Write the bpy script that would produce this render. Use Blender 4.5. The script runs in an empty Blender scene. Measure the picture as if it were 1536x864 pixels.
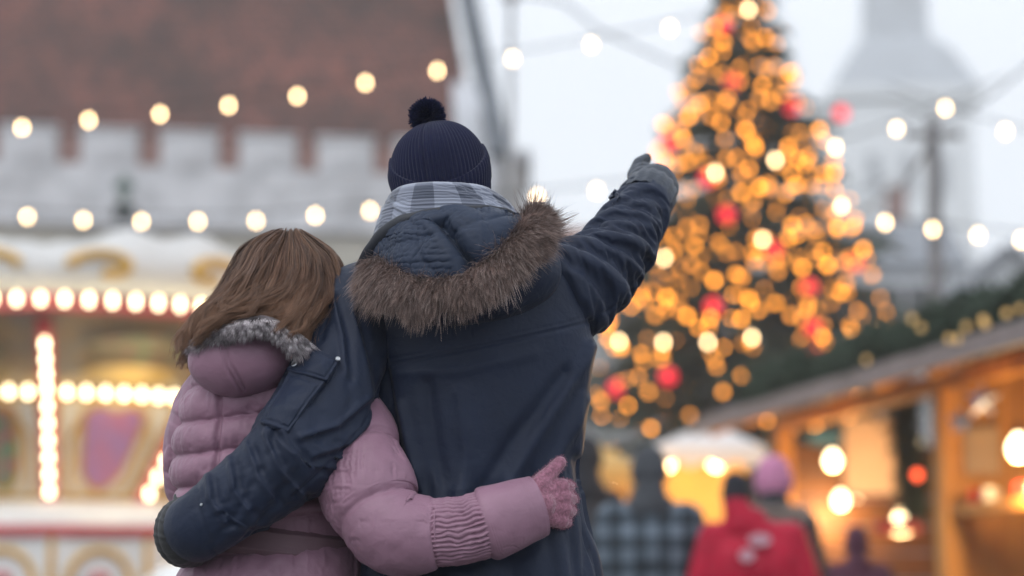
import bpy, bmesh, math, random
import numpy as np
from mathutils import Vector, Matrix, Euler

sc = bpy.context.scene
col = sc.collection
R = math.radians
random.seed(7)
rng = np.random.default_rng(7)

# ------------------------------------------------------------------ camera
FPX, CAMZ, HORIZON = 85.0 / 36.0 * 1536.0, 0.90, 910.0
PITCH = math.atan((HORIZON - 432.0) / FPX)
cam_d = bpy.data.cameras.new('camera')
cam = bpy.data.objects.new('camera', cam_d)
col.objects.link(cam)
cam.location = (0, 0, CAMZ)
cam.rotation_euler = (math.pi / 2 + PITCH, 0, 0)
cam_d.lens, cam_d.sensor_width = 85.0, 36.0
cam_d.clip_start, cam_d.clip_end = 0.1, 3000.0
cam_d.dof.use_dof = True
cam_d.dof.focus_distance = 4.93
cam_d.dof.aperture_fstop = 1.82
sc.camera = cam
sc.render.engine = 'CYCLES'
sc.cycles.use_denoising = True
sc.cycles.denoiser = 'OPENIMAGEDENOISE'
sc.cycles.use_adaptive_sampling = False
sc.cycles.max_bounces = 8
sc.cycles.diffuse_bounces = 3
sc.cycles.glossy_bounces = 3
sc.cycles.transparent_max_bounces = 16
sc.cycles.volume_bounces = 2
sc.cycles.sample_clamp_indirect = 4.0
sc.cycles.caustics_reflective = False
sc.cycles.caustics_refractive = False
sc.cycles_curves.shape = 'RIBBONS'

# ------------------------------------------------------------------ sky, sun, exposure
SUN_EL, SUN_AZ = 52.0, 205.0          # high pale sun behind thin cloud, over the photographer's left shoulder
world = bpy.data.worlds.new('World')
sc.world = world
world.use_nodes = True
wn, wl = world.node_tree.nodes, world.node_tree.links
wn.clear()
w_out = wn.new('ShaderNodeOutputWorld')
w_bg = wn.new('ShaderNodeBackground')
w_sky = wn.new('ShaderNodeTexSky')
w_sky.sky_type = 'NISHITA'
w_sky.sun_disc = False
w_sky.sun_elevation = R(SUN_EL)
w_sky.sun_rotation = R(SUN_AZ)
w_sky.air_density, w_sky.dust_density, w_sky.ozone_density = 1.0, 6.0, 1.0
w_mix = wn.new('ShaderNodeMix')
w_mix.data_type = 'RGBA'
w_mix.inputs[0].default_value = 0.93           # the cloud layer hides nearly all of the blue
w_mix.inputs[7].default_value = (12.1, 12.9, 14.0, 1)
wl.new(w_sky.outputs[0], w_mix.inputs[6])
wl.new(w_mix.outputs[2], w_bg.inputs[0])
w_bg.inputs[1].default_value = 0.10
wl.new(w_bg.outputs[0], w_out.inputs[0])

sun_d = bpy.data.lights.new('sun', 'SUN')
sun_d.energy, sun_d.angle, sun_d.color = 1.0, R(40), (1.0, 0.97, 0.93)
sun = bpy.data.objects.new('sun', sun_d)
col.objects.link(sun)
sun.location = (-10, -10, 40)
sun.rotation_euler = (R(90 - SUN_EL), 0, R(-35))
sc.view_settings.view_transform = 'Standard'
sc.view_settings.look = 'None'
sc.view_settings.exposure = 0.0
sc.view_settings.gamma = 1.0
sc.view_settings.use_curve_mapping = False


# ------------------------------------------------------------------ small helpers
def W(px, py, Y):
    """point at distance Y in front of the camera seen at a photo pixel"""
    u, v = (px - 768.0) / FPX, (432.0 - py) / FPX
    dy = math.cos(PITCH) - v * math.sin(PITCH)
    dz = math.sin(PITCH) + v * math.cos(PITCH)
    t = Y / dy
    return np.array([u * t, Y, CAMZ + dz * t])


def PIX(X):
    X = np.asarray(X, float)
    d = X - np.array([0, 0, CAMZ])
    cp, sp = math.cos(PITCH), math.sin(PITCH)
    f = d[..., 1] * cp + d[..., 2] * sp
    u = d[..., 0] / f
    v = (-d[..., 1] * sp + d[..., 2] * cp) / f
    return np.stack([768 + u * FPX, 432 - v * FPX], -1)


YP = 5.05                                   # the couple stands here


def Q(px, py, dy=0.0):
    return W(px, py, YP + dy)


def tag(o, label=None, cat=None, group=None, kind=None):
    if label: o['label'] = label
    if cat: o['category'] = cat
    if group: o['group'] = group
    if kind: o['kind'] = kind
    return o


def link(name, data, mat=None, parent=None):
    o = bpy.data.objects.new(name, data)
    col.objects.link(o)
    if mat is not None and data is not None:
        if len(data.materials) == 0: data.materials.append(mat)
    if parent is not None: o.parent = parent; o.matrix_parent_inverse = parent_inv(parent)
    return o


def world_of(o):
    m = Matrix.LocRotScale(o.location, o.rotation_euler, o.scale)
    return m if o.parent is None else world_of(o.parent) @ o.matrix_parent_inverse @ m


def parent_inv(p):
    return world_of(p).inverted()


def thing(name, label, cat, loc=(0, 0, 0), group=None):
    o = bpy.data.objects.new(name, None)
    col.objects.link(o)
    o.location = loc
    o.empty_display_size = 0.1
    return tag(o, label, cat, group)


def mesh_np(name, V, F, smooth=True):
    me = bpy.data.meshes.new(name)
    me.from_pydata([tuple(v) for v in V], [], [tuple(int(i) for i in f) for f in F])
    if smooth: me.polygons.foreach_set('use_smooth', [True] * len(me.polygons))
    me.update()
    return me


def grid_mesh(name, X, closed=True, cap0=False, cap1=False, uv=None):
    """quad mesh over a grid X[nv,nu,3], with a UV map (u around, v along)"""
    nv, nu = X.shape[:2]
    idx = np.arange(nv * nu).reshape(nv, nu)
    if closed:
        a, b = idx[:-1], np.roll(idx, -1, 1)[:-1]
        c, d = np.roll(idx, -1, 1)[1:], idx[1:]
    else:
        a, b, c, d = idx[:-1, :-1], idx[:-1, 1:], idx[1:, 1:], idx[1:, :-1]
    F = np.stack([a.ravel(), b.ravel(), c.ravel(), d.ravel()], 1)
    V = X.reshape(-1, 3)
    nq = len(F)
    extra = []
    if cap0 or cap1:
        V = list(map(tuple, V))
        for flag, row, rev in ((cap0, idx[0], True), (cap1, idx[-1], False)):
            if not flag: continue
            c0 = len(V)
            V.append(tuple(np.mean([V[i] for i in row], 0)))
            for k in range(nu):
                t = (row[k], row[(k + 1) % nu], c0)
                extra.append(t[::-1] if rev is False else t)
        V = np.array(V)
    me = bpy.data.meshes.new(name)
    nf = nq + len(extra)
    me.vertices.add(len(V))
    me.vertices.foreach_set('co', np.asarray(V, np.float32).ravel())
    loops = np.concatenate([F.ravel(), np.array(extra, int).ravel()]) if extra else F.ravel()
    me.loops.add(len(loops))
    me.loops.foreach_set('vertex_index', loops.astype(np.int32))
    me.polygons.add(nf)
    starts = np.concatenate([np.arange(nq) * 4, nq * 4 + np.arange(len(extra)) * 3]).astype(np.int32)
    me.polygons.foreach_set('loop_start', starts)
    me.polygons.foreach_set('use_smooth', np.ones(nf, bool))
    ul = me.uv_layers.new(name='UVMap')
    uu = np.arange(nu) / (nu if closed else nu - 1)
    vv = np.arange(nv) / (nv - 1)
    U = np.zeros((len(V), 2))
    U[:nv * nu, 0] = np.tile(uu, nv)
    U[:nv * nu, 1] = np.repeat(vv, nu)
    L = U[loops]
    if closed:
        q = L[:nq * 4].reshape(nq, 4, 2)
        wrap = (q[:, :, 0].max(1) - q[:, :, 0].min(1)) > 0.5
        q[wrap, :, 0] = np.where(q[wrap, :, 0] < 0.5, q[wrap, :, 0] + 1, q[wrap, :, 0])
        L[:nq * 4] = q.reshape(-1, 2)
    ul.data.foreach_set('uv', L.astype(np.float32).ravel())
    me.update()
    me.validate()
    return me


def cat(P, n):
    """Catmull-Rom through rows of P, n samples, roughly by chord length"""
    P = np.asarray(P, float)
    m = len(P)
    L = np.concatenate([[0], np.cumsum(np.maximum(1e-6, np.linalg.norm(np.diff(P[:, :3], axis=0), axis=1)))])
    t = np.interp(np.linspace(0, L[-1], n), L, np.arange(m))
    i = np.clip(t.astype(int), 0, m - 2)
    f = (t - i)[:, None]
    p0, p1, p2, p3 = P[np.maximum(i - 1, 0)], P[i], P[i + 1], P[np.minimum(i + 2, m - 1)]
    return 0.5 * ((2 * p1) + (-p0 + p2) * f + (2 * p0 - 5 * p1 + 4 * p2 - p3) * f ** 2 + (-p0 + 3 * p1 - 3 * p2 + p3) * f ** 3)


def nrm(a):
    return a / np.maximum(1e-9, np.linalg.norm(a, axis=-1, keepdims=True))


def tube_grid(ctrl, nv, nu, ref=(0, -1, 0), power=2.0):
    """ctrl rows: x,y,z,ra,rb. ra is the half-width across ref, rb along ref. Angle 0 faces ref."""
    C = cat(ctrl, nv)
    P, ra, rb = C[:, :3], C[:, 3], C[:, 4]
    T = nrm(np.gradient(P, axis=0))
    ref = np.tile(np.asarray(ref, float), (nv, 1))
    N = nrm(ref - (ref * T).sum(1, keepdims=True) * T)
    B = np.cross(T, N)
    a = np.linspace(0, 2 * np.pi, nu, endpoint=False)
    ca, sa = np.cos(a), np.sin(a)
    e = 2.0 / power
    ca, sa = np.sign(ca) * np.abs(ca) ** e, np.sign(sa) * np.abs(sa) ** e
    return P[:, None] + N[:, None] * (rb[:, None] * ca)[..., None] + B[:, None] * (ra[:, None] * sa)[..., None]


def section_grid(rows, nv, nu, power=2.4):
    """torso: rows (py, xl, xr, depth_half, dy). Level sections; angle 0 faces the camera."""
    ctrl = []
    for py, xl, xr, dh, dy in rows:
        a, b = Q(xl, py, dy), Q(xr, py, dy)
        c = (a + b) / 2
        ctrl.append([c[0], c[1], c[2], (b[0] - a[0]) / 2, dh])
    C = cat(np.array(ctrl), nv)
    a = np.linspace(0, 2 * np.pi, nu, endpoint=False)
    e = 2.0 / power
    ca = np.sign(np.cos(a)) * np.abs(np.cos(a)) ** e
    sa = np.sign(np.sin(a)) * np.abs(np.sin(a)) ** e
    X = np.zeros((nv, nu, 3))
    X[..., 0] = C[:, None, 0] - C[:, None, 3] * sa
    X[..., 1] = C[:, None, 1] - C[:, None, 4] * ca
    X[..., 2] = C[:, None, 2]
    return X


def grid_normals(X, closed=True):
    if closed:
        du = np.roll(X, -1, 1) - np.roll(X, 1, 1)
    else:
        du = np.gradient(X, axis=1)
    dv = np.gradient(X, axis=0)
    return nrm(np.cross(du, dv))


def vnoise(P, seed=0):
    """smooth value noise in 3D, -1..1"""
    P = np.asarray(P, float)
    i = np.floor(P).astype(np.int64)
    f = P - i
    f = f * f * (3 - 2 * f)
    out = 0
    for dx in (0, 1):
        for dy in (0, 1):
            for dz in (0, 1):
                h = ((i[..., 0] + dx) * 374761393 + (i[..., 1] + dy) * 668265263 + (i[..., 2] + dz) * 2147483647 + seed * 144665) & 0xffffffff
                h = ((h ^ (h >> 13)) * 1274126177) & 0xffffffff
                h = (h ^ (h >> 16)) & 0xffff
                w = (f[..., 0] if dx else 1 - f[..., 0]) * (f[..., 1] if dy else 1 - f[..., 1]) * (f[..., 2] if dz else 1 - f[..., 2])
                out = out + w * (h / 32767.5 - 1)
    return out


def up2(X, closed=True):
    """double the grid resolution (smooth)"""
    def along(A, ax, cl):
        A = np.moveaxis(A, ax, 0)
        if cl:
            m = (-np.roll(A, 1, 0) + 9 * A + 9 * np.roll(A, -1, 0) - np.roll(A, -2, 0)) / 16
            o = np.empty((2 * len(A),) + A.shape[1:])
            o[0::2], o[1::2] = A, m
        else:
            Ap = np.concatenate([2 * A[:1] - A[1:2], A, 2 * A[-1:] - A[-2:-1]])
            m = (-Ap[:-3] + 9 * Ap[1:-2] + 9 * Ap[2:-1] - Ap[3:]) / 16
            o = np.empty((2 * len(A) - 1,) + A.shape[1:])
            o[0::2], o[1::2] = A, m
        return np.moveaxis(o, 0, ax)
    return along(along(X, 0, False), 1, closed)


def relax(X0, gu, gv, attach, iters=160, inner=0.010, outer=0.03, seed=1, amp=0.004, freq=28.0, bend=0.35, closed=True, grav=0.0, twist=0.0, pat=None):
    """let a slightly over-long cloth grid settle: edges want to be gu/gv times their length, so the cloth buckles into folds.
    attach (0..1 per vertex) holds it to the pattern; inner/outer bound how far it sinks or lifts."""
    N0 = grid_normals(X0, closed)
    X = X0 + N0 * (amp * vnoise(X0 * freq, seed))[..., None]
    if twist:
        X = X + N0 * (amp * 1.5 * vnoise(X0 @ np.array([[1, .6, 0], [-.6, 1, .4], [.3, -.4, .5]]) * freq * .6, seed + 5))[..., None]
    if pat:                                  # folds start along given directions: (cells along, cells around, slant)
        fv, fu, sl = pat
        a_ = np.arange(X0.shape[1]) / X0.shape[1] * 2 * np.pi
        v_ = np.linspace(0, 1, X0.shape[0])[:, None]
        vs = v_ * fv + sl * np.sin(a_ + .6)[None] + .6 * vnoise(X0 * 9, seed + 2)
        g_ = vnoise(np.stack([vs, np.cos(a_)[None] * fu + 0 * vs, np.sin(a_)[None] * fu + 7 + 0 * vs], -1), seed)
        X = X0 + N0 * (amp * 1.6 * (np.sign(g_) * np.abs(g_) ** .7))[..., None]
    att = np.broadcast_to(np.asarray(attach, float), X0.shape[:2])[..., None]
    gu = np.broadcast_to(np.asarray(gu, float), X0.shape[:2])
    gv = np.broadcast_to(np.asarray(gv, float), X0.shape[:2])
    cons = []
    for (i, j, w) in ((0, 1, 1.0), (1, 0, 1.0), (1, 1, .45), (1, -1, .45), (0, 2, bend), (2, 0, bend), (0, 4, bend * .5), (4, 0, bend * .5)):
        def sh(A, i=i, j=j):
            B = np.roll(A, -j, 1) if j else A
            return B[i:] if i else B
        d = sh(X0) - X0[:X0.shape[0] - i]
        L = np.linalg.norm(d, axis=-1)
        g = np.sqrt((i * gv ** 2 + abs(j) * gu ** 2) / (i + abs(j)))[:X0.shape[0] - i]
        if not closed and j:
            ok = np.zeros(L.shape)
            if j > 0: ok[:, :-j] = 1
            else: ok[:, -j:] = 1
        else:
            ok = np.ones(L.shape)
        cons.append((i, j, (L * g), (w * ok)))
    n = X0.shape[0]
    wsum = np.zeros(X0.shape[:2])
    for i, j, L, w in cons:
        wsum[:n - i] += w
        wsum[i:] += np.roll(w, j, 1)
    wsum = np.maximum(wsum, 1e-6)[..., None]
    for it in range(iters):
        D = np.zeros_like(X)
        for i, j, L, w in cons:
            B = np.roll(X, -j, 1) if j else X
            d = (B[i:] if i else B) - X[:n - i]
            l = np.sqrt((d * d).sum(-1)) + 1e-9
            c = d * (0.5 * w * (l - L) / l)[..., None]
            D[:n - i] += c
            if j: c = np.roll(c, j, 1)
            D[i:] -= c
        X = X + 1.7 * D / wsum
        if grav: X[..., 2] -= grav
        off = X - X0
        X = X0 + off * (1 - att)
        nd = ((X - X0) * N0).sum(-1)
        push = np.clip(nd, -inner, outer) - nd
        X = X + N0 * (push * .8)[..., None]
    return X


def seam(X, lines, depth=0.003, width=3.0, closed=True, front=True):
    """press grooves into a cloth grid along polylines given in photo pixels (only its camera side)"""
    N = grid_normals(X, closed)
    P = PIX(X)
    facing = N[..., 1] < 0.1
    D = np.zeros(X.shape[:2])
    for ln in lines:
        ln = np.asarray(ln, float)
        best = np.full(X.shape[:2], 1e9)
        for a, b in zip(ln[:-1], ln[1:]):
            ab = b - a
            t = np.clip(((P - a) @ ab) / (ab @ ab), 0, 1)
            q = a + t[..., None] * ab
            best = np.minimum(best, np.linalg.norm(P - q, axis=-1))
        D = np.maximum(D, np.exp(-(best / width) ** 2))
    return X - N * (D * depth * facing)[..., None]


# ------------------------------------------------------------------ materials
M = {}


def material(name, color, rough=0.6, var=0.0, vscale=6.0, color2=None, bump=0.0, bscale=80.0, metallic=0.0, sheen=0.0, spec=0.5, emit=None, estr=0.0, coat=0.0, detail=4.0, coords='Object', stretch=None):
    m = bpy.data.materials.new(name)
    m.use_nodes = True
    nt = m.node_tree
    n, l = nt.nodes, nt.links
    b = n['Principled BSDF']
    b.inputs['Base Color'].default_value = (*color, 1)
    b.inputs['Roughness'].default_value = rough
    b.inputs['Metallic'].default_value = metallic
    b.inputs['Specular IOR Level'].default_value = spec
    if sheen:
        b.inputs['Sheen Weight'].default_value = sheen
        b.inputs['Sheen Roughness'].default_value = 0.5
    if coat: b.inputs['Coat Weight'].default_value = coat
    if emit:
        b.inputs['Emission Color'].default_value = (*emit, 1)
        b.inputs['Emission Strength'].default_value = estr
        m.cycles.emission_sampling = 'NONE'
    tc = n.new('ShaderNodeTexCoord')
    src = tc.outputs[coords]
    if stretch:
        mp = n.new('ShaderNodeMapping')
        mp.inputs['Scale'].default_value = stretch
        l.new(src, mp.inputs[0])
        src = mp.outputs[0]
    if var or color2:
        t = n.new('ShaderNodeTexNoise')
        t.inputs['Scale'].default_value = vscale
        t.inputs['Detail'].default_value = detail
        l.new(src, t.inputs['Vector'])
        mx = n.new('ShaderNodeMix')
        mx.data_type = 'RGBA'
        c2 = color2 or tuple(max(0, c * (1 - var)) for c in color)
        c1 = color if color2 else tuple(min(1, c * (1 + var)) for c in color)
        mx.inputs[6].default_value = (*c1, 1)
        mx.inputs[7].default_value = (*c2, 1)
        rp = n.new('ShaderNodeMapRange')
        rp.inputs[1].default_value, rp.inputs[2].default_value = 0.32, 0.68
        l.new(t.outputs[0], rp.inputs[0])
        l.new(rp.outputs[0], mx.inputs[0])
        l.new(mx.outputs[2], b.inputs['Base Color'])
    if bump:
        t2 = n.new('ShaderNodeTexNoise')
        t2.inputs['Scale'].default_value = bscale
        t2.inputs['Detail'].default_value = 3.0
        l.new(src, t2.inputs['Vector'])
        bp = n.new('ShaderNodeBump')
        bp.inputs['Strength'].default_value = bump
        bp.inputs['Distance'].default_value = 0.004
        l.new(t2.outputs[0], bp.inputs['Height'])
        l.new(bp.outputs[0], b.inputs['Normal'])
    return m


def strand_material(name, stops, rand=0.35, rough=0.45, spec=0.35, tint=None):
    """colour along the strand (root to tip) with a shift from strand to strand"""
    m = bpy.data.materials.new(name)
    m.use_nodes = True
    n, l = m.node_tree.nodes, m.node_tree.links
    b = n['Principled BSDF']
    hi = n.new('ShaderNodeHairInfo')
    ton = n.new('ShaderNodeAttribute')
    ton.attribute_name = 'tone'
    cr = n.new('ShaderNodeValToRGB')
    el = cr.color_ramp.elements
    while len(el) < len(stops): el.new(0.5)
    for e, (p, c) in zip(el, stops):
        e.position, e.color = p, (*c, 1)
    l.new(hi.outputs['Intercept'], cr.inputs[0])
    hs = n.new('ShaderNodeHueSaturation')
    mr = n.new('ShaderNodeMapRange')
    mr.inputs[3].default_value, mr.inputs[4].default_value = 1 - rand, 1 + rand
    l.new(ton.outputs['Fac'], mr.inputs[0])
    l.new(mr.outputs[0], hs.inputs['Value'])
    l.new(cr.outputs[0], hs.inputs['Color'])
    last = hs.outputs[0]
    if tint:
        mx = n.new('ShaderNodeMix')
        mx.data_type = 'RGBA'
        mx.inputs[7].default_value = (*tint, 1)
        ma = n.new('ShaderNodeMath')
        ma.operation = 'MULTIPLY'
        ma.inputs[1].default_value = 7.31
        fr = n.new('ShaderNodeMath')
        fr.operation = 'FRACT'
        l.new(ton.outputs['Fac'], ma.inputs[0])
        l.new(ma.outputs[0], fr.inputs[0])
        pw = n.new('ShaderNodeMath')
        pw.operation = 'POWER'
        pw.inputs[1].default_value = 2.0
        l.new(fr.outputs[0], pw.inputs[0])
        l.new(pw.outputs[0], mx.inputs[0])
        l.new(last, mx.inputs[6])
        last = mx.outputs[2]
    l.new(last, b.inputs['Base Color'])
    b.inputs['Roughness'].default_value = rough
    b.inputs['Specular IOR Level'].default_value = spec
    return m


def strands(name, S, radius, mat, parent, tip=0.15, tone=None):
    """S[n,k,3] strands as one hair object"""
    n, k = S.shape[:2]
    cu = bpy.data.hair_curves.new(name)
    cu.add_curves([k] * n)
    cu.attributes['position'].data.foreach_set('vector', S.astype(np.float32).ravel()) if 'position' in cu.attributes else cu.points.foreach_set('position', S.astype(np.float32).ravel())
    prof = 1 - (1 - tip) * np.linspace(0, 1, k) ** 1.5
    rad = (np.asarray(radius).reshape(-1, 1) * np.ones((n, 1)) * prof).astype(np.float32)
    cu.points.foreach_set('radius', rad.ravel())
    at = cu.attributes.new('tone', 'FLOAT', 'CURVE')
    at.data.foreach_set('value', (rng.uniform(0, 1, n) if tone is None else tone).astype(np.float32))
    cu.materials.append(mat)
    return link(name, cu, None, parent)


def capsule_blob(name, caps, voxel, mat, parent, smooth=6, sub=0):
    """one continuous skin grown over tapered capsules (p1, r1, p2, r2)"""
    bm = bmesh.new()
    for p1, r1, p2, r2 in caps:
        p1, p2 = Vector(p1), Vector(p2)
        d = (p2 - p1)
        L = max(d.length, 1e-5)
        q = d.to_track_quat('Z', 'Y').to_matrix().to_4x4()
        rings = []
        n = 14
        prof = [(-math.cos(a) * r1, math.sin(a) * r1) for a in np.linspace(0.15, math.pi / 2, 5)]
        prof += [(L + math.cos(a) * r2, math.sin(a) * r2) for a in np.linspace(math.pi / 2, 0.15, 5)]
        for h, r in prof:
            rings.append([bm.verts.new(p1 + q.to_3x3() @ Vector((r * math.cos(t), r * math.sin(t), h))) for t in np.linspace(0, 2 * math.pi, n, endpoint=False)])
        for A, B in zip(rings[:-1], rings[1:]):
            for i in range(n):
                bm.faces.new((A[i], A[(i + 1) % n], B[(i + 1) % n], B[i]))
        bm.faces.new(rings[0][::-1])
        bm.faces.new(rings[-1])
    me = bpy.data.meshes.new(name)
    bm.to_mesh(me)
    bm.free()
    o = link(name, me, mat, parent)
    md = o.modifiers.new('remesh', 'REMESH')
    md.mode, md.voxel_size, md.use_smooth_shade = 'VOXEL', voxel, True
    ms = o.modifiers.new('smooth', 'SMOOTH')
    ms.factor, ms.iterations = 0.5, smooth
    if sub:
        s = o.modifiers.new('sub', 'SUBSURF')
        s.levels = s.render_levels = sub
    return o


# ================================================================== ground
def cobble_material():
    m = material('cobblestones', (0.11, 0.105, 0.10), 0.65)
    n, l = m.node_tree.nodes, m.node_tree.links
    b = n['Principled BSDF']
    tc = [x for x in n if x.type == 'TEX_COORD'][0]
    vo = n.new('ShaderNodeTexVoronoi')
    vo.inputs['Scale'].default_value = 7.0
    l.new(tc.outputs['Object'], vo.inputs['Vector'])
    cr = n.new('ShaderNodeValToRGB')
    cr.color_ramp.elements[0].color, cr.color_ramp.elements[1].color = (0.055, 0.052, 0.05, 1), (0.19, 0.18, 0.17, 1)
    l.new(vo.outputs['Color'], cr.inputs[0])
    l.new(cr.outputs[0], b.inputs['Base Color'])
    bp = n.new('ShaderNodeBump')
    bp.invert = True
    bp.inputs['Strength'].default_value, bp.inputs['Distance'].default_value = 0.8, 0.03
    l.new(vo.outputs['Distance'], bp.inputs['Height'])
    l.new(bp.outputs[0], b.inputs['Normal'])
    return m


ground = link('ground', mesh_np('ground', [(-900, -300, 0), (900, -300, 0), (900, 1500, 0), (-900, 1500, 0)], [(0, 1, 2, 3)]), cobble_material())
tag(ground, 'grey cobbled market square', 'ground', kind='structure')


# ================================================================== the square: helpers
def V3(*a): return np.array(a, float)


def box_mesh(name, sx, sy, sz, bev=0.008, origin='base'):
    """box centred in x and y; z from 0 up (base) or centred"""
    bm = bmesh.new()
    bmesh.ops.create_cube(bm, size=1.0)
    bmesh.ops.scale(bm, vec=(sx, sy, sz), verts=bm.verts)
    if origin == 'base': bmesh.ops.translate(bm, vec=(0, 0, sz / 2), verts=bm.verts)
    b = min(bev, sx * .3, sy * .3, sz * .3)
    if b > 0: bmesh.ops.bevel(bm, geom=list(bm.edges), offset=b, segments=1, affect='EDGES')
    me = bpy.data.meshes.new(name)
    bm.to_mesh(me)
    bm.free()
    return me


def put(name, me, mat, parent, loc, rot=(0, 0, 0), scale=(1, 1, 1)):
    """an object at a world place, parented"""
    o = bpy.data.objects.new(name, me)
    col.objects.link(o)
    if mat is not None and len(me.materials) == 0: me.materials.append(mat)
    o.location, o.rotation_euler, o.scale = tuple(loc), rot, scale
    if parent is not None:
        o.parent = parent
        o.matrix_parent_inverse = parent_inv(parent)
    return o


def beam(name, p, q, w, d, mat, parent, up=(0, 0, 1), bev=.006):
    """rectangular timber from p to q: w across, d along up"""
    p, q = V3(*p), V3(*q)
    T = nrm(q - p)
    u = V3(*up)
    u = nrm(u - (u @ T) * T)
    s = np.cross(T, u)
    V = []
    for e in (p, q):
        for a, b in ((-1, -1), (1, -1), (1, 1), (-1, 1)): V.append(e + s * a * w / 2 + u * b * d / 2)
    me = mesh_np(name, V, [(0, 1, 2, 3), (7, 6, 5, 4), (0, 4, 5, 1), (1, 5, 6, 2), (2, 6, 7, 3), (3, 7, 4, 0)], smooth=False)
    bm = bmesh.new()
    bm.from_mesh(me)
    bmesh.ops.recalc_face_normals(bm, faces=bm.faces)
    bmesh.ops.bevel(bm, geom=list(bm.edges), offset=min(bev, w * .25, d * .25), segments=1, affect='EDGES')
    bm.to_mesh(me)
    bm.free()
    return link(name, me, mat, parent)


def slab(name, poly, thick, mat, parent, bev=0.0):
    """polygon (3D points, planar) given thickness along minus its normal"""
    P = np.array([V3(*p) for p in poly])
    n = np.zeros(3)
    for i in range(len(P)): n += np.cross(P[i], P[(i + 1) % len(P)])
    n = nrm(n)
    V = list(P) + list(P - n * thick)
    k = len(P)
    F = [tuple(range(k)), tuple(range(2 * k - 1, k - 1, -1))] + [(i, i + k, (i + 1) % k + k, (i + 1) % k) for i in range(k)]
    me = mesh_np(name, V, F, smooth=False)
    bm = bmesh.new()
    bm.from_mesh(me)
    bmesh.ops.recalc_face_normals(bm, faces=bm.faces)
    if bev: bmesh.ops.bevel(bm, geom=list(bm.edges), offset=bev, segments=1, affect='EDGES')
    bm.to_mesh(me)
    bm.free()
    return link(name, me, mat, parent)


def cable_mesh(name, P, r, n=6):
    P = np.asarray(P, float)
    X = tube_grid(np.concatenate([P, np.full((len(P), 2), r)], 1), max(12, len(P) * 4), n, ref=(0.02, 1, 0.03))
    return grid_mesh(name, X)


def lathe(name, prof, n=16):
    """prof: (r, z) pairs"""
    a = np.linspace(0, 2 * np.pi, n, endpoint=False)
    X = np.array([[(r * math.cos(t), r * math.sin(t), z) for t in a] for r, z in prof])
    return grid_mesh(name, X[::-1], cap0=True, cap1=True)


def emitter(name, color, strength):
    return material(name, color, 0.4, emit=color, estr=strength)


M['bulb_warm'] = emitter('warm_bulb_glass', (1.0, 0.70, 0.36), 17.0)
M['bulb_tree'] = emitter('amber_bulb_glass', (1.0, 0.34, 0.03), 10.5)
M['bulb_tree_dim'] = emitter('dim_amber_bulb_glass', (1.0, 0.35, 0.045), 5.0)
M['bulb_carousel'] = emitter('carousel_bulb_glass', (1.0, 0.84, 0.52), 9.5)
M['bulb_lamp'] = emitter('lamp_bulb_glass', (1.0, 0.78, 0.44), 10.0)
M['black_rubber'] = material('black_cable', (0.012, 0.012, 0.013), 0.6, var=.2)
M['socket'] = material('socket_plastic', (0.02, 0.02, 0.022), 0.5, var=.2)
M['pale_metal'] = material('pale_galvanised_metal', (.36, .38, .40), .5, metallic=.3, var=.15)
M['grey_metal'] = material('galvanised_metal', (0.16, 0.17, 0.18), 0.5, metallic=.6, var=.2, bump=.1)

bulb_me = lathe('bulb', [(.001, -.036), (.012, -.034), (.024, -.023), (.029, -.007), (.0285, .006), (.023, .022), (.018, .042), (.016, .058)], 14)
socket_me = lathe('socket', [(.019, .050), (.021, .054), (.021, .096), (.014, .104)], 10)
bulb_me.materials.append(M['bulb_warm'])
socket_me.materials.append(M['socket'])


def string_lights(label, pts, Y0, Y1, anchors=None, group='strings of bulbs over the square', slack=.25, skip=()):
    """pts: photo pixels of bulbs in order; Y along the string goes from Y0 to Y1"""
    pts = np.array(pts, float)
    Ys = np.linspace(Y0, Y1, len(pts)) if np.isscalar(Y0) else np.array(Y0)
    P = np.array([W(x, y, Yv) for (x, y), Yv in zip(pts, Ys)])
    root = thing('string_light', label, 'string light', tuple(P[len(P) // 2] * np.array([1, 1, 0])), group)
    up = P + V3(0, 0, .10)
    ends = [W(*a) for a in anchors] if anchors else [up[0] + (up[0] - up[1]) * 1.2, up[-1] + (up[-1] - up[-2]) * 1.2]
    link('cable', cable_mesh('cable', np.concatenate([[ends[0]], up, [ends[1]]]), .011), M['black_rubber'], root)
    for i, p in enumerate(P):
        if i in skip: continue
        b = put('bulb', bulb_me, None, root, p, rot=(0, 0, i * .7))
        put('socket', socket_me, None, b, p, rot=(0, 0, i * .7))
    return root


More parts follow.
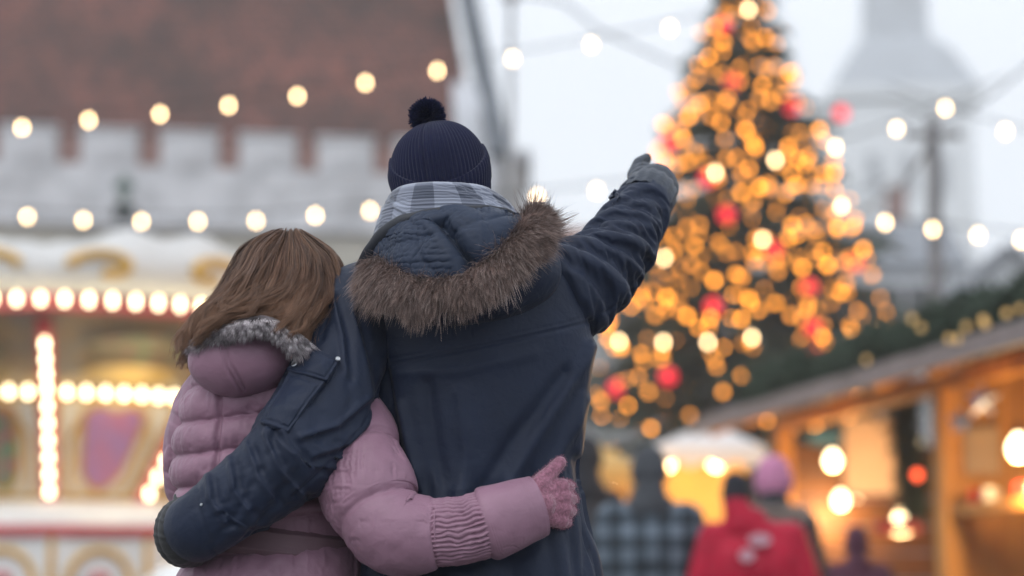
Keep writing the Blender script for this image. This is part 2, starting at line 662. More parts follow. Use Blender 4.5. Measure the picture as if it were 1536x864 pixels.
# ================================================================== town hall behind the carousel
TH_A = math.atan2(0.20, 1.0)            # its front runs away to the right
def roof_material():
    m = material('old_roof_tiles', (0.16, 0.062, 0.050), 0.85)
    n, l = m.node_tree.nodes, m.node_tree.links
    b = n['Principled BSDF']
    tc = [x for x in n if x.type == 'TEX_COORD'][0]
    br = n.new('ShaderNodeTexBrick')
    br.inputs['Scale'].default_value = 1.0
    br.inputs['Brick Width'].default_value, br.inputs['Row Height'].default_value = .20, .24
    br.inputs['Mortar Size'].default_value = .02
    br.inputs['Color1'].default_value, br.inputs['Color2'].default_value, br.inputs['Mortar'].default_value = (.215, .092, .070, 1), (.10, .054, .047, 1), (.035, .022, .02, 1)
    l.new(tc.outputs['UV'], br.inputs['Vector'])
    no = n.new('ShaderNodeTexNoise')
    no.inputs['Scale'].default_value, no.inputs['Detail'].default_value = .55, 6.0
    l.new(tc.outputs['UV'], no.inputs['Vector'])
    mx = n.new('ShaderNodeMix')
    mx.data_type, mx.blend_type = 'RGBA', 'MULTIPLY'
    mx.inputs[0].default_value = .8
    cr = n.new('ShaderNodeValToRGB')
    cr.color_ramp.elements[0].position, cr.color_ramp.elements[1].position = .35, .68
    cr.color_ramp.elements[0].color, cr.color_ramp.elements[1].color = (.45, .50, .52, 1), (1.35, 1.05, 1.0, 1)
    l.new(no.outputs[0], cr.inputs[0])
    l.new(br.outputs[0], mx.inputs[6])
    l.new(cr.outputs[0], mx.inputs[7])
    l.new(mx.outputs[2], b.inputs['Base Color'])
    bp = n.new('ShaderNodeBump')
    bp.inputs['Strength'].default_value, bp.inputs['Distance'].default_value = .6, .04
    l.new(br.outputs['Fac'], bp.inputs['Height'])
    bp.invert = True
    l.new(bp.outputs[0], b.inputs['Normal'])
    return m


M['roof'] = roof_material()
M['stone'] = material('pale_limestone', (0.55, 0.555, 0.575), 0.85, var=.22, vscale=1.6, bump=.3, bscale=9.0)
M['plaster'] = material('ochre_grey_plaster', (0.46, 0.44, 0.385), 0.9, var=.12, vscale=1.0, bump=.2, bscale=12.0)
M['limewash'] = material('white_limewash', (0.62, 0.64, 0.68), 0.85, var=.08, vscale=1.4, bump=.2, bscale=9.0)
M['lead'] = material('lead_sheet', (0.10, 0.115, 0.135), 0.5, var=.2, vscale=2.0, metallic=.3)
M['brick_red'] = material('red_brick_infill', (0.27, 0.16, 0.14), 0.9, var=.35, vscale=5.0, bump=.4, bscale=20.0)
M['dark_glass'] = material('dark_window_glass', (0.02, 0.022, 0.025), 0.12, var=.3)
M['green_lantern'] = material('green_painted_iron', (0.02, 0.07, 0.05), 0.5, var=.3)

hall = thing('town_hall', 'old stone hall with steep red tiled roof and battlemented parapet behind the carousel', 'building', tuple(W(300, 910, 46) * V3(1, 1, 0)))
E = V3(math.cos(TH_A), math.sin(TH_A), 0)          # along the front, to the right
BK = V3(-math.sin(TH_A), math.cos(TH_A), 0)        # away from the square
O = W(300, 205, 46.0)                              # parapet foot line reference
O = O - E * 0


def H(e, b, z): return V3(O[0], O[1], 0) + E * e + BK * b + V3(0, 0, z)


ZP = O[2]                                          # top of the parapet
eR = 5.60                                          # right corner along E
eL = -14.0
slab('wall', [H(eL, 0, 0), H(eR, 0, 0), H(eR, 0, ZP - 1.75), H(eL, 0, ZP - 1.75)], .6, M['plaster'], hall)
slab('upper_wall', [H(eL, -.06, ZP - 1.75), H(eR, -.06, ZP - 1.75), H(eR, -.06, ZP - .62), H(eL, -.06, ZP - .62)], .6, M['stone'], hall)
slab('string_course', [H(eL, -.16, ZP - 1.83), H(eR + .02, -.16, ZP - 1.83), H(eR + .02, -.16, ZP - 1.70), H(eL, -.16, ZP - 1.70)], .3, M['stone'], hall, .02)
slab('side_wall', [H(eR, 0.01, 0), H(eR, 9, 0), H(eR, 9, ZP - .5), H(eR, .01, ZP - .5)], .5, M['limewash'], hall)
mer_w, mer_g = 1.08, .44
mer = box_mesh('merlon', mer_w, .45, .66, .03)
gap = box_mesh('embrasure', mer_g, .3, .60, .01)
cop = box_mesh('merlon_cap', mer_w + .08, .53, .07, .02)
k = 0
e = eR - mer_w / 2 - .70
while e > eL:
    m_ = put('merlon', mer, M['stone'], hall, H(e, .17, ZP - .62), rot=(0, 0, TH_A))
    put('merlon_cap', cop, M['stone'], m_, H(e, .17, ZP + .04), rot=(0, 0, TH_A))
    put('embrasure', gap, M['brick_red'], hall, H(e - (mer_w + mer_g) / 2, .22, ZP - .62), rot=(0, 0, TH_A))
    e -= mer_w + mer_g
# roof plane with UVs in metres
SL = R(58)
rl = 14.0
RP = [H(eL, .45, ZP - .45), H(eR + .02, .45, ZP - .45), H(eR - .42, .45 + rl * math.cos(SL), ZP - .45 + rl * math.sin(SL)), H(eL, .45 + rl * math.cos(SL), ZP - .45 + rl * math.sin(SL))]
ro = slab('roof', RP, .25, M['roof'], hall)
ul = ro.data.uv_layers.new(name='UVMap')
for p in ro.data.polygons:
    for li in p.loop_indices:
        c = np.array(ro.data.vertices[ro.data.loops[li].vertex_index].co) - H(eL, .45, ZP - .45)
        ul.data[li].uv = (c @ E, c @ (BK * math.cos(SL) + V3(0, 0, math.sin(SL))))
# gable wall at the right end with a lead coping
g0, g1 = H(eR - .5, .25, ZP - .6), H(eR + .25, .25, ZP - .6)
slab('gable_wall', [H(eR - .5, .2, ZP - 1.0), H(eR + .28, .2, ZP - 1.0), H(eR + .28, .2, ZP + .1), H(eR - .02, .9, ZP + 1.5), H(eR - .5, .9, ZP + 1.5)], .35, M['limewash'], hall)
beam('coping', H(eR + .34, .12, ZP - .1), H(eR - .18, .2 + 9 * math.cos(SL), ZP + .1 + 9 * math.sin(SL)), .42, .22, M['lead'], hall, up=(0, -1, .6))
for px, ww, y0, y1 in ((184, .42, 312, 385), (-60, .42, 312, 385), (470, .42, 420, 500)):
    c0, c1 = W(px, y1, 46), W(px, y0, 46)
    ee = (c0 - O) @ E
    wz = H(ee, -.02, c0[2])
    f = put('window', box_mesh('window', ww + .16, .14, c1[2] - c0[2] + .16, .02), M['stone'], hall, H(ee, -.03, c0[2] - .08), rot=(0, 0, TH_A))
    put('pane', box_mesh('pane', ww, .1, c1[2] - c0[2], .004), M['dark_glass'], f, H(ee, -.075, c0[2]), rot=(0, 0, TH_A))
# wall lantern
lc = W(186, 290, 44.6)
lantern = thing('wall_lantern', 'small dark green lantern on a bracket on the grey hall wall', 'lantern', tuple(lc))
put('lantern_glass', lathe('lantern_glass', [(.05, -.22), (.09, -.20), (.15, .12), (.14, .13)], 8), material('lantern_pane', (.25, .3, .28), .2, var=.2), lantern, lc)
put('lantern_roof', lathe('lantern_roof', [(.20, .12), (.19, .16), (.07, .27), (.05, .31), (.01, .36)], 8), M['green_lantern'], lantern, lc)
put('lantern_foot', lathe('lantern_foot', [(.02, -.38), (.05, -.30), (.07, -.22), (.04, -.21)], 8), M['green_lantern'], lantern, lc)
beam('bracket', lc + V3(0, .0, -.34), lc + V3(-.25, 1.25, -.34), .05, .05, M['green_lantern'], lantern)
# next building and mast at the hall's right
nb = thing('stone_house', 'beige grey stone house end just beyond the red roofed hall', 'house', tuple(W(765, 910, 56) * V3(1, 1, 0)))
c0, c1 = W(700, 910, 56), W(788, 240, 56)
put('wall', box_mesh('wall', c1[0] - c0[0], 4, c1[2], .02), material('beige_render', (.40, .38, .36), .9, var=.1, vscale=1.5, bump=.2), nb, V3((c0[0] + c1[0]) / 2, 58, 0))
put('cornice', box_mesh('cornice', c1[0] - c0[0] + .3, 4.3, .25, .03), M['stone'], nb, V3((c0[0] + c1[0]) / 2, 58, c1[2] - .02))
mast = thing('lamp_mast', 'tall thin grey mast holding cables beside the hall gable', 'mast', tuple(W(766, 910, 33) * V3(1, 1, 0)))
mb_ = W(766, 910, 33) * V3(1, 1, 0)
put('pole', lathe('pole', [(.07, 0), (.065, 1), (.05, 7), (.04, 10.5), (.02, 10.6)], 14), M['pale_metal'], mast, mb_)
put('base', lathe('base', [(.2, 0), (.2, .05), (.13, .12), (.11, .5), (.1, .52)], 14), M['pale_metal'], mast, mb_)
put('collar', lathe('collar', [(.08, 9.3), (.13, 9.32), (.13, 9.42), (.08, 9.44)], 14), M['pale_metal'], mast, mb_)

# ================================================================== houses, hill and church in the mist
M['pale_wall'] = material('pale_painted_render', (.52, .54, .56), .9, var=.06, vscale=.6, bump=.1)
M['slate'] = material('grey_roof_slates', (.20, .215, .24), .7, var=.25, vscale=1.3, bump=.4, bscale=5.0)
M['far_stone'] = material('whitewashed_tower', (.66, .68, .70), .9, var=.05, vscale=.2)
M['far_roof'] = material('mist_paled_copper_roof', (.30, .33, .37), .7, var=.12, vscale=.3)  # roof grey painted paler, standing in for denser mist around the church
M['rust_roof'] = material('rust_red_roof_tiles', (.20, .085, .055), .85, var=.3, vscale=2.0, bump=.4, bscale=8.0)


def house(label, xl, xr, eave_py, ridge_py, Y, depth, wall, roof, nwin, floors, gable_front=False, group='old houses round the square'):
    a, b = W(xl, eave_py, Y), W(xr, eave_py, Y)
    zr = W(xl, ridge_py, Y)[2]
    x0, x1, ze = a[0], b[0], a[2]
    if gable_front: zr = W(xl, ridge_py, Y)[2]
    h = thing('house', label, 'house', ((x0 + x1) / 2, Y, 0), group)
    put('wall', box_mesh('wall', x1 - x0, depth, ze, .03), wall, h, V3((x0 + x1) / 2, Y + depth / 2, 0))
    ov = .35
    if gable_front:
        mx = (x0 + x1) / 2
        slab('gable', [V3(x0, Y + .002, ze), V3(x1, Y + .002, ze), V3(mx, Y + .002, zr)], .4, wall, h)
        for s0, s1 in ((x0 - ov, mx), (x1 + ov, mx)):
            zz = ze - ov * (zr - ze) / (mx - x0)
            slab('roof', [V3(s0, Y - ov, zz), V3(s1, Y - ov, zr + .1), V3(s1, Y + depth, zr + .1), V3(s0, Y + depth, zz)][::(1 if s0 > mx else -1)], .22, roof, h)
    else:
        my = Y + depth / 2
        r0 = slab('roof', [V3(x0 - ov, Y - ov, ze - .15), V3(x1 + ov, Y - ov, ze - .15), V3(x1 + ov, my, zr + .8), V3(x0 - ov, my, zr + .8)], .22, roof, h)
        slab('roof', [V3(x1 + ov, Y + depth + ov, ze - .15), V3(x0 - ov, Y + depth + ov, ze - .15), V3(x0 - ov, my, zr + .8), V3(x1 + ov, my, zr + .8)], .22, roof, h)
        for xx in (x0, x1 - .3):
            slab('gable', [V3(xx + .15, Y + .01, ze), V3(xx + .15, Y + depth - .01, ze), V3(xx + .15, my, zr + .75)], .3, wall, h)
        put('chimney', box_mesh('chimney', .7, .7, 2.2, .03), M['brick_red'], r0, V3(x0 + (x1 - x0) * .7, my + .3, zr))
    wm, pm = box_mesh('window', 1.15, .16, 1.7, .02), box_mesh('pane', .95, .1, 1.5, .005)
    for fl in range(floors):
        for k in range(nwin):
            x = x0 + (x1 - x0) * (k + .5) / nwin
            z = ze - 2.5 - fl * 3.0
            f = put('window', wm, M['limewash'], h, V3(x, Y - .04, z))
            put('pane', pm, M['dark_glass'], f, V3(x, Y - .085, z + .1))
    return h


house('grey fronted old house with rust red roof between the raised arm and tree', 800, 1050, 372, 346, 74, 9, material('soft_grey_render', (.36, .37, .37), .9, var=.08, vscale=.8), M['rust_roof'], 6, 2)
house('pale house with a long slate roof just behind the lit tree', 1230, 1440, 392, 335, 88, 9, M['pale_wall'], M['slate'], 5, 2)
house('pale house with a slate gable turned to the market stall roof', 1432, 1600, 452, 378, 76, 10, M['pale_wall'], M['slate'], 3, 2, True)

hill = thing('hill', 'low misty hill carrying the church', 'hill')
hill['kind'] = 'structure'
nx, ny = 41, 13
gx, gy = np.meshgrid(np.linspace(-260, 330, nx), np.linspace(210, 560, ny))
gz = 34 * np.exp(-((gx - 60) / 95) ** 2 - ((gy - 400) / 85) ** 2) + 10 * np.exp(-((gx + 60) / 130) ** 2 - ((gy - 430) / 90) ** 2) + 1.5 * vnoise(np.stack([gx / 25, gy / 25, 0 * gx], -1), 3) - 1.2
HX_ = np.stack([gx, gy, gz], -1)
link('hillside', grid_mesh('hillside', HX_, closed=False), material('winter_grass_slope', (.09, .10, .06), .95, var=.3, vscale=.08), hill)

YC = 380
ch = thing('church', 'big pale church tower with a stepped hipped roof fading into the mist', 'church', tuple(W(1365, 910, YC) * V3(1, 1, 0)))
cx = W(1365, 300, YC)[0]


def zc(py): return W(1365, py, YC)[2]
def wc(px): return px * YC / FPX


def frustum(name, w0, w1, z0, z1, mat, parent, dx0=0, dx1=0):
    V = []
    for w, z, dx in ((w0, z0, dx0), (w1, z1, dx1)):
        for a, b in ((-1, -1), (1, -1), (1, 1), (-1, 1)): V.append((cx + dx + a * w / 2, YC + 12 + b * w / 2, z))
    me = mesh_np(name, V, [(3, 2, 1, 0), (4, 5, 6, 7), (0, 1, 5, 4), (1, 2, 6, 5), (2, 3, 7, 6), (3, 0, 4, 7)], smooth=False)
    return link(name, me, mat, parent)


frustum('tower', wc(215), wc(205), 0, zc(140), M['far_stone'], ch)
frustum('cornice', wc(232), wc(232), zc(143), zc(128), M['far_stone'], ch)
frustum('roof', wc(228), wc(150), zc(128), zc(62), M['far_roof'], ch)
frustum('roof', wc(150), wc(98), zc(62), zc(38), M['far_roof'], ch)
frustum('lantern_tower', wc(94), wc(88), zc(38), zc(-60), M['far_roof'], ch)
frustum('spire', wc(104), wc(6), zc(-60), zc(-190), M['far_roof'], ch)
wm = box_mesh('belfry_window', wc(22), 1.0, wc(62), .2)
for dx in (-52, 0, 52):
    put('belfry_window', wm, M['slate'], ch, V3(cx + wc(dx), YC + 12 - wc(104), zc(290)))

# pole with cables by the church
pp = W(1416, 910, 30) * V3(1, 1, 0)
zt = W(1416, 176, 30)[2]
pole = thing('wooden_pole', 'dark timber pole with a cable bundle rising behind the stall roof', 'pole', tuple(pp))
M['tarred_wood'] = material('weathered_pole_wood', (.16, .16, .17), .8, var=.3, vscale=4.0, bump=.3)
put('post', lathe('post', [(.12, 0), (.11, 2), (.085, zt - .3), (.08, zt), (.03, zt + .03)], 14), M['tarred_wood'], pole, pp)
beam('crossarm', pp + V3(-.35, 0, zt - .22), pp + V3(.35, .0, zt - .22), .09, .09, M['tarred_wood'], pole)
link('cable_bundle', cable_mesh('cable_bundle', [pp + V3(-.04, 0, zt - .1), W(1398, 205, 30), W(1365, 262, 30.5), W(1320, 300, 31), W(1262, 330, 32), W(1180, 350, 33.5)], .035), M['pale_metal'], pole)
link('cable', cable_mesh('cable', [pp + V3(0, 0, zt - .05), W(1470, 155, 29.6), W(1530, 108, 29), W(1620, 40, 28)], .018), M['black_rubber'], pole)
link('cable', cable_mesh('cable', [pp + V3(0, 0, zt - .02), W(1340, 150, 30), W(1250, 155, 30), W(1160, 160, 30)], .014), M['black_rubber'], pole)
# line from mast towards the tree
span = thing('overhead_cable', 'slack overhead cable across the pale sky above the hat', 'cable', tuple(mb_))
link('cable', cable_mesh('cable', [mb_ + V3(0, 0, 9.4), W(840, 2, 33), W(900, 45, 33), W(965, 75, 33), W(1040, 110, 33.5), W(1110, 150, 34)], .02), M['grey_metal'], span)

# strings of bulbs
s1 = [(33, 192), (133, 181), (240, 172), (343, 159), (446, 145), (548, 125), (656, 107), (769, 89), (887, 68), (1005, 43), (1123, 15)]
string_lights('string of warm bulbs crossing the red tiled roof up to the tree top', s1, 29, 31)
s2 = [(-48, 318), (41, 326), (125, 331), (212, 333), (297, 333), (384, 332), (473, 324), (555, 317), (640, 312), (722, 305), (806, 297), (895, 287), (984, 274), (1073, 260), (1163, 241), (1253, 222), (1345, 194), (1418, 163)]
string_lights('long low string of bulbs from the hall wall behind the hat to the pole', s2, 31, 30)
string_lights('string of bulbs strung from the pole over the stall roof garland', [(1262, 310), (1328, 335), (1399, 345), (1467, 354), (1532, 361), (1600, 366)], 29, 27)
string_lights('string of pale bulbs hanging in front of the lower tree branches', [(864, 512), (929, 513), (995, 514), (1062, 514), (1128, 507), (1196, 510), (1265, 509), (1327, 495)], 33, 32, skip=(0, 5))
string_lights('string of bulbs hanging in front of the middle of the tree', [(900, 392), (996, 388), (1070, 378), (1144, 360), (1200, 338), (1262, 310)], 33, 32, skip=(0, 2, 4, 5))
string_lights('two pale bulbs strung just above the scalloped carousel crown', [(53, 389), (134, 391), (216, 380)], 27, 27, skip=(1,))
string_lights('bulb string running off from the pole beside the church', [(1425, 170), (1508, 198), (1590, 214)], 30, 29, skip=(0,))


# ================================================================== Christmas tree
YT = 36.0
tb = W(1124, 910, YT) * V3(1, 1, 0)
ztop = W(1124, -70, YT)[2]
tree = thing('christmas_tree', 'tall spruce hung with amber lights and red baubles', 'tree', tuple(tb))
M['bark'] = material('spruce_bark', (.07, .05, .038), .9, var=.3, vscale=6.0, bump=.5, bscale=20.0)
M['needles'] = material('spruce_needles', (.026, .052, .028), .7, var=.45, vscale=3.0)
put('trunk', lathe('trunk', [(.22, 0), (.19, .8), (.13, ztop * .5), (.05, ztop * .92), (.01, ztop)], 12), M['bark'], tree, tb)
# outline: half-width (px in the photo) against height
prof_py = np.array([-70, 0, 60, 120, 180, 240, 330, 420, 500, 560, 640, 700])
prof_w = np.array([8, 40, 64, 84, 112, 132, 162, 184, 212, 224, 232, 205])


def tree_r(z):
    py = np.interp(z, np.array([W(1124, p, YT)[2] for p in prof_py])[::-1], prof_py[::-1])
    return np.interp(py, prof_py, prof_w) * YT / FPX


zlow = W(1124, 705, YT)[2]
TV, TF = [], []
rt = np.random.default_rng(12)


def spray(p, d, L, w):
    """a flat-ish drooping spray of needle tufts"""
    side = nrm(np.cross(d, V3(0, 0, 1)) + 1e-6)
    n = max(4, int(L / .10))
    for i in range(n):
        f = (i + .5) / n
        c = p + d * L * f + V3(0, 0, -.16 * L * f * f)
        ww = w * (1 - f * .75)
        for s in (-1, 1):
            tip = c + d * .10 + side * s * ww * rt.uniform(.7, 1.2) + V3(0, 0, rt.uniform(-.09, .04))
            k = len(TV)
            TV.extend([c + V3(0, 0, .012), c + d * .09 - V3(0, 0, .012), tip, c + d * -.03 + side * s * ww * .5 + V3(0, 0, -.05)])
            TF.append((k, k + 1, k + 2))
            TF.append((k, k + 2, k + 3))


LIMBS = []
z = zlow
while z < ztop - .15:
    Rz = tree_r(z)
    nb_ = int(np.clip(6 + Rz * 5.2, 6, 18))
    a0 = rt.uniform(0, 6.28)
    for k in range(nb_):
        a = a0 + k * 6.283 / nb_ + rt.normal(0, .12)
        L = Rz * (rt.uniform(.70, 1.12) + (.22 if rt.uniform() < .14 else 0))
        d = nrm(V3(math.cos(a), math.sin(a), rt.uniform(-.12, .18) + .35 * (z / ztop) ** 3))
        p = tb + V3(0, 0, z + rt.normal(0, .05))
        spray(p + d * L * .25, d, L * .75, .16 + .10 * Rz)
        m_ = 2 if Rz < .6 else 4
        for q in range(m_):
            f = rt.uniform(.35, .85)
            a2 = a + rt.choice([-1, 1]) * rt.uniform(.5, .9)
            d2 = nrm(V3(math.cos(a2), math.sin(a2), rt.uniform(-.25, .1)))
            spray(p + d * L * f + V3(0, 0, -.1 * L * f), d2, L * rt.uniform(.25, .42), .13)
        LIMBS.append((p, p + d * L * .9))
    z += rt.uniform(.13, .19) + .03 * Rz
link('crown', mesh_np('crown', TV, TF, smooth=False), M['needles'], tree)
lv_, lf_ = [], []
for p, q in LIMBS:
    k = len(lv_)
    s = nrm(np.cross(q - p, V3(0, 0, 1))) * .018
    lv_ += [p + s, p - s, p + V3(0, 0, .025), q]
    lf_ += [(k, k + 1, k + 3), (k + 1, k + 2, k + 3), (k + 2, k, k + 3)]
link('limbs', mesh_np('limbs', lv_, lf_), M['bark'], tree)

# light chains laid round the tree, each bulb a part of its chain
fb = lathe('bulb', [(.001, -.045), (.018, -.040), (.034, -.018), (.038, .0), (.032, .022), (.016, .038)], 10)
fb.materials.append(M['bulb_tree'])
fd = fb.copy()
fd.materials.clear()
fd.materials.append(M['bulb_tree_dim'])
names = ['highest', 'second highest', 'third from the top', 'fourth from the top', 'fifth from the top', 'sixth from the top', 'seventh from the top', 'eighth from the top', 'lowest but two', 'lowest but one', 'lowest']
edges = [-55, 45, 110, 165, 225, 285, 345, 400, 455, 515, 580, 690]
for i in range(11):
    y0, y1 = edges[i], edges[i + 1]
    ym = (y0 + y1) / 2
    Rm = tree_r(W(1124, ym, YT)[2])
    nb_ = int(np.interp(ym, [-55, 200, 450, 640], [17, 40, 62, 58]))
    ch_ = thing('light_chain', f'chain of small amber lights wound round the spruce, {names[i]} of its chains', 'light chain', tuple(tb + V3(0, 0, W(1124, y1, YT)[2])), 'amber light chains on the spruce')
    cab = []
    for k in range(nb_):
        f = (k + .5) / nb_
        a = -math.pi * (1.06 - 1.12 * f) if i % 2 == 0 else -math.pi * (-.06 + 1.12 * f)
        a += rt.normal(0, .10)
        zz = W(1124, rt.uniform(y0, y1), YT)[2]
        rr_ = tree_r(zz) * rt.uniform(.55, 1.10)
        p = tb + V3(math.cos(a) * rr_, math.sin(a) * rr_, zz)
        cab.append(p + V3(0, 0, .05))
        put('bulb', fb if rt.uniform() < .38 else fd, None, ch_, p, rot=(rt.normal(0, .5), rt.normal(0, .5), 0), scale=(float(rt.choice([.7, .85, 1.0, 1.15])),) * 3)
    link('cable', cable_mesh('cable', cab, .006, 4), M['socket'], ch_)

# baubles
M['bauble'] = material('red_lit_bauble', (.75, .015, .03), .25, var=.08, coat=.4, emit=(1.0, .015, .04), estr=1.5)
M['bauble_cap'] = material('gold_bauble_cap', (.6, .42, .15), .3, metallic=1.0, var=.1)
ball = lathe('ball', [(.001, -.11), (.045, -.10), (.085, -.07), (.108, -.026), (.108, .026), (.085, .07), (.045, .10), (.02, .11)], 18)
ball.materials.append(M['bauble'])
capm = lathe('cap', [(.024, .105), (.024, .128), (.010, .135)], 10)
capm.materials.append(M['bauble_cap'])
for px, py in [(1085, 40), (1100, 125), (1188, 160), (1262, 170), (1003, 215), (1062, 268), (1090, 322), (1160, 376), (1282, 395), (1214, 432), (1070, 460), (1220, 492), (1226, 530), (925, 583), (1002, 565)]:
    w = W(px, py, YT)
    r = tree_r(w[2]) * 1.0
    dx = np.clip((w[0] - tb[0]) / max(r, .1), -1.0, 1.0)
    yy = YT - r * math.sqrt(max(0.02, 1 - dx * dx))
    p = W(px, py, yy)
    b = thing('bauble', 'red lit bauble hanging among the amber lights of the spruce', 'bauble', tuple(p), 'red baubles on the spruce')
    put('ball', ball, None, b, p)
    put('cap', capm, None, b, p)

# ================================================================== carousel at the left
M['cream'] = material('cream_gloss_paint', (.72, .68, .60), .35, var=.06, vscale=3.0, coat=.2)
M['white_p'] = material('white_gloss_paint', (.76, .76, .75), .35, var=.05, vscale=3.0, coat=.2)
M['gold_p'] = material('gold_paint', (.62, .36, .055), .38, var=.2, vscale=8.0, metallic=.25)
M['red_p'] = material('red_gloss_paint', (.42, .035, .045), .35, var=.12, vscale=4.0, coat=.2)
M['brown_p'] = material('varnished_ceiling_paint', (.36, .235, .11), .5, var=.3, vscale=3.5, color2=(.22, .20, .17))
YCAR, XC_ = 24.5, W(94, 455, 24.5)[0]
car = thing('carousel', 'white, gold and red fairground carousel lined with bright bulbs', 'carousel', (XC_, YCAR, 0))
RIM = 2.7
YN = YCAR - RIM
zr_ = W(152, 452, YN)[2]                     # rim bulbs
CB = bulb_me.copy()
CB.materials.clear()
CB.materials.append(M['bulb_carousel'])
NR = 8
A0 = -math.pi / 2 + R(22.5 + 7)


def CP(a, r, z): return V3(XC_ + r * math.cos(a), YCAR + r * math.sin(a), z)


r_ring, z_ring = 1.87, W(152, 586, YCAR - 1.87)[2]
r_bot, z_bot = 1.15, W(152, 752, YCAR - 1.15)[2]
half = math.pi / NR
for k in range(NR):
    a = A0 + k * 2 * half
    a1, a2 = a - half, a + half
    # rounding board: arched top with gold scrolls
    bt = []
    n = 14
    for i in range(n + 1):
        f = i / n
        aa = a1 + (a2 - a1) * f
        bt.append((aa, zr_ + .10 + .36 + .20 * math.sin(math.pi * f) ** .6 + .05 * math.cos(6 * math.pi * f)))
    V, F = [], []
    for aa, zt_ in bt:
        V += [CP(aa, RIM + .03, zr_ + .08), CP(aa, RIM + .10, zt_), CP(aa, RIM - .04, zr_ + .08), CP(aa, RIM + .03, zt_)]
    for i in range(n):
        o_ = 4 * i
        F += [(o_, o_ + 4, o_ + 5, o_ + 1), (o_ + 2, o_ + 3, o_ + 7, o_ + 6), (o_ + 1, o_ + 5, o_ + 7, o_ + 3), (o_, o_ + 2, o_ + 6, o_ + 4)]
    bd = link('rounding_board', mesh_np('rounding_board', V, F), M['white_p'], car)
    for sgn in (-1, 1):
        pts = []
        for i in range(22):
            t = i / 21
            th = t * 5.2
            rr_ = .20 * (1 - t * .78)
            aa = a + sgn * (half * .48 + (rr_ * math.cos(th) * 1.7) / RIM)
            zz = zr_ + .32 + rr_ * math.sin(th) * .8
            pts.append(CP(aa, RIM + .09, zz))
        link('scroll', cable_mesh('scroll', pts, .048, 8), M['gold_p'], bd)
    # red rim band and ceiling panel
    slab('rim_band', [CP(a1, RIM + .05, zr_ - .07), CP(a2, RIM + .05, zr_ - .07), CP(a2, RIM + .05, zr_ + .075), CP(a1, RIM + .05, zr_ + .075)], .08, M['red_p'], car)
    cpn = slab('ceiling_panel', [CP(a1, RIM - .03, zr_ - .05), CP(a2, RIM - .03, zr_ - .05), CP(a2, r_ring, z_ring + .04), CP(a1, r_ring, z_ring + .04)], -.05, M['brown_p'], car)
    for q, (cc, mm) in enumerate([((.15, .21, .10), 'green_painted_scene'), ((.42, .27, .06), 'ochre_painted_scene')]):
        mat_ = M.setdefault(mm, material(mm, cc, .5, var=.4, vscale=6.0, color2=(.24, .12, .08) if q == 0 else (.46, .33, .14)))
        f0, f1 = (.30, .62) if q == 0 else (.66, .92)
        pts = []
        for i in range(16):
            t = i / 16 * 6.283
            f = (f0 + f1) / 2 + (f1 - f0) / 2 * math.sin(t)
            r__ = RIM - .03 + (r_ring - RIM + .03) * f
            z__ = zr_ - .05 + (z_ring + .04 - zr_ + .05) * f
            aa = a + math.cos(t) * half * .62
            pts.append(CP(aa, r__ * (1 + .004), z__ - .012 - .03 * 0))
        slab('painted_scene', pts, .015, mat_, cpn)
    # drum panel, narrowing downwards
    pn = slab('drum_panel', [CP(a1, r_bot, z_bot), CP(a2, r_bot, z_bot), CP(a2, r_ring, z_ring), CP(a1, r_ring, z_ring)], .05, M['cream'], car)
    mid = lambda f, g, out: CP(a, 1, 0) * 0 + (lambda L0, L1: L0 + (L1 - L0) * g)(
        CP(a1, r_bot, z_bot) + (CP(a1, r_ring, z_ring) - CP(a1, r_bot, z_bot)) * f,
        CP(a2, r_bot, z_bot) + (CP(a2, r_ring, z_ring) - CP(a2, r_bot, z_bot)) * f) + nrm(CP(a, 1, 0) - CP(a, 0, 0)) * out
    cart = [(.55, .29), (.30, .31), (.18, .38), (.12, .50), (.18, .62), (.30, .69), (.55, .71), (.80, .72), (.87, .62), (.82, .50), (.87, .38), (.80, .28)]
    for (f0_, g0_), (f1_, g1_) in (((.03, .06), (.97, .06)), ((.03, .94), (.97, .94)), ((.04, .06), (.04, .94)), ((.95, .06), (.95, .94))):
        beam('gold_border', mid(f0_, g0_, .03), mid(f1_, g1_, .03), .045, .02, M['gold_p'], pn, up=(math.cos(a), math.sin(a), -.4))
    for g_ in (.17, .83):
        link('gold_leaf', cable_mesh('gold_leaf', [mid(.10, g_ + (.06 if g_ < .5 else -.06), .03), mid(.25, g_, .03), mid(.40, g_ + (.02 if g_ < .5 else -.02), .03), mid(.55, g_, .03), mid(.72, g_ + (.05 if g_ < .5 else -.05), .03)], .022, 6), M['gold_p'], pn)
    big = [mid(.52 + (f - .52) * 1.12, .5 + (g - .5) * 1.20, .012) for f, g in cart]
    sml = [mid(f, g, .024) for f, g in cart]
    slab('cartouche_frame', big, .02, M['gold_p'], pn)
    hue = k % 2
    pm_ = M.setdefault(f'cartouche{hue}', material('lilac_cartouche' if hue == 0 else 'green_red_cartouche', (.34, .20, .44) if hue == 0 else (.05, .25, .12), .4, vscale=5.0, color2=(.44, .17, .30) if hue == 0 else (.42, .08, .12)))
    slab('cartouche', sml, .02, pm_, pn)
    # red rib between panels with its column of bulbs
    rib_a = a1
    pts = [CP(rib_a, RIM - .12, zr_ - .14), CP(rib_a, r_ring + .03, z_ring - .0), CP(rib_a, r_bot + .03, z_bot)]
    rb = beam('rib', pts[0], pts[1] , .14, .05, M['red_p'], car, up=(math.cos(rib_a), math.sin(rib_a), -.6))
    beam('rib', pts[1], pts[2], .14, .05, M['red_p'], car, up=(math.cos(rib_a), math.sin(rib_a), -.4))
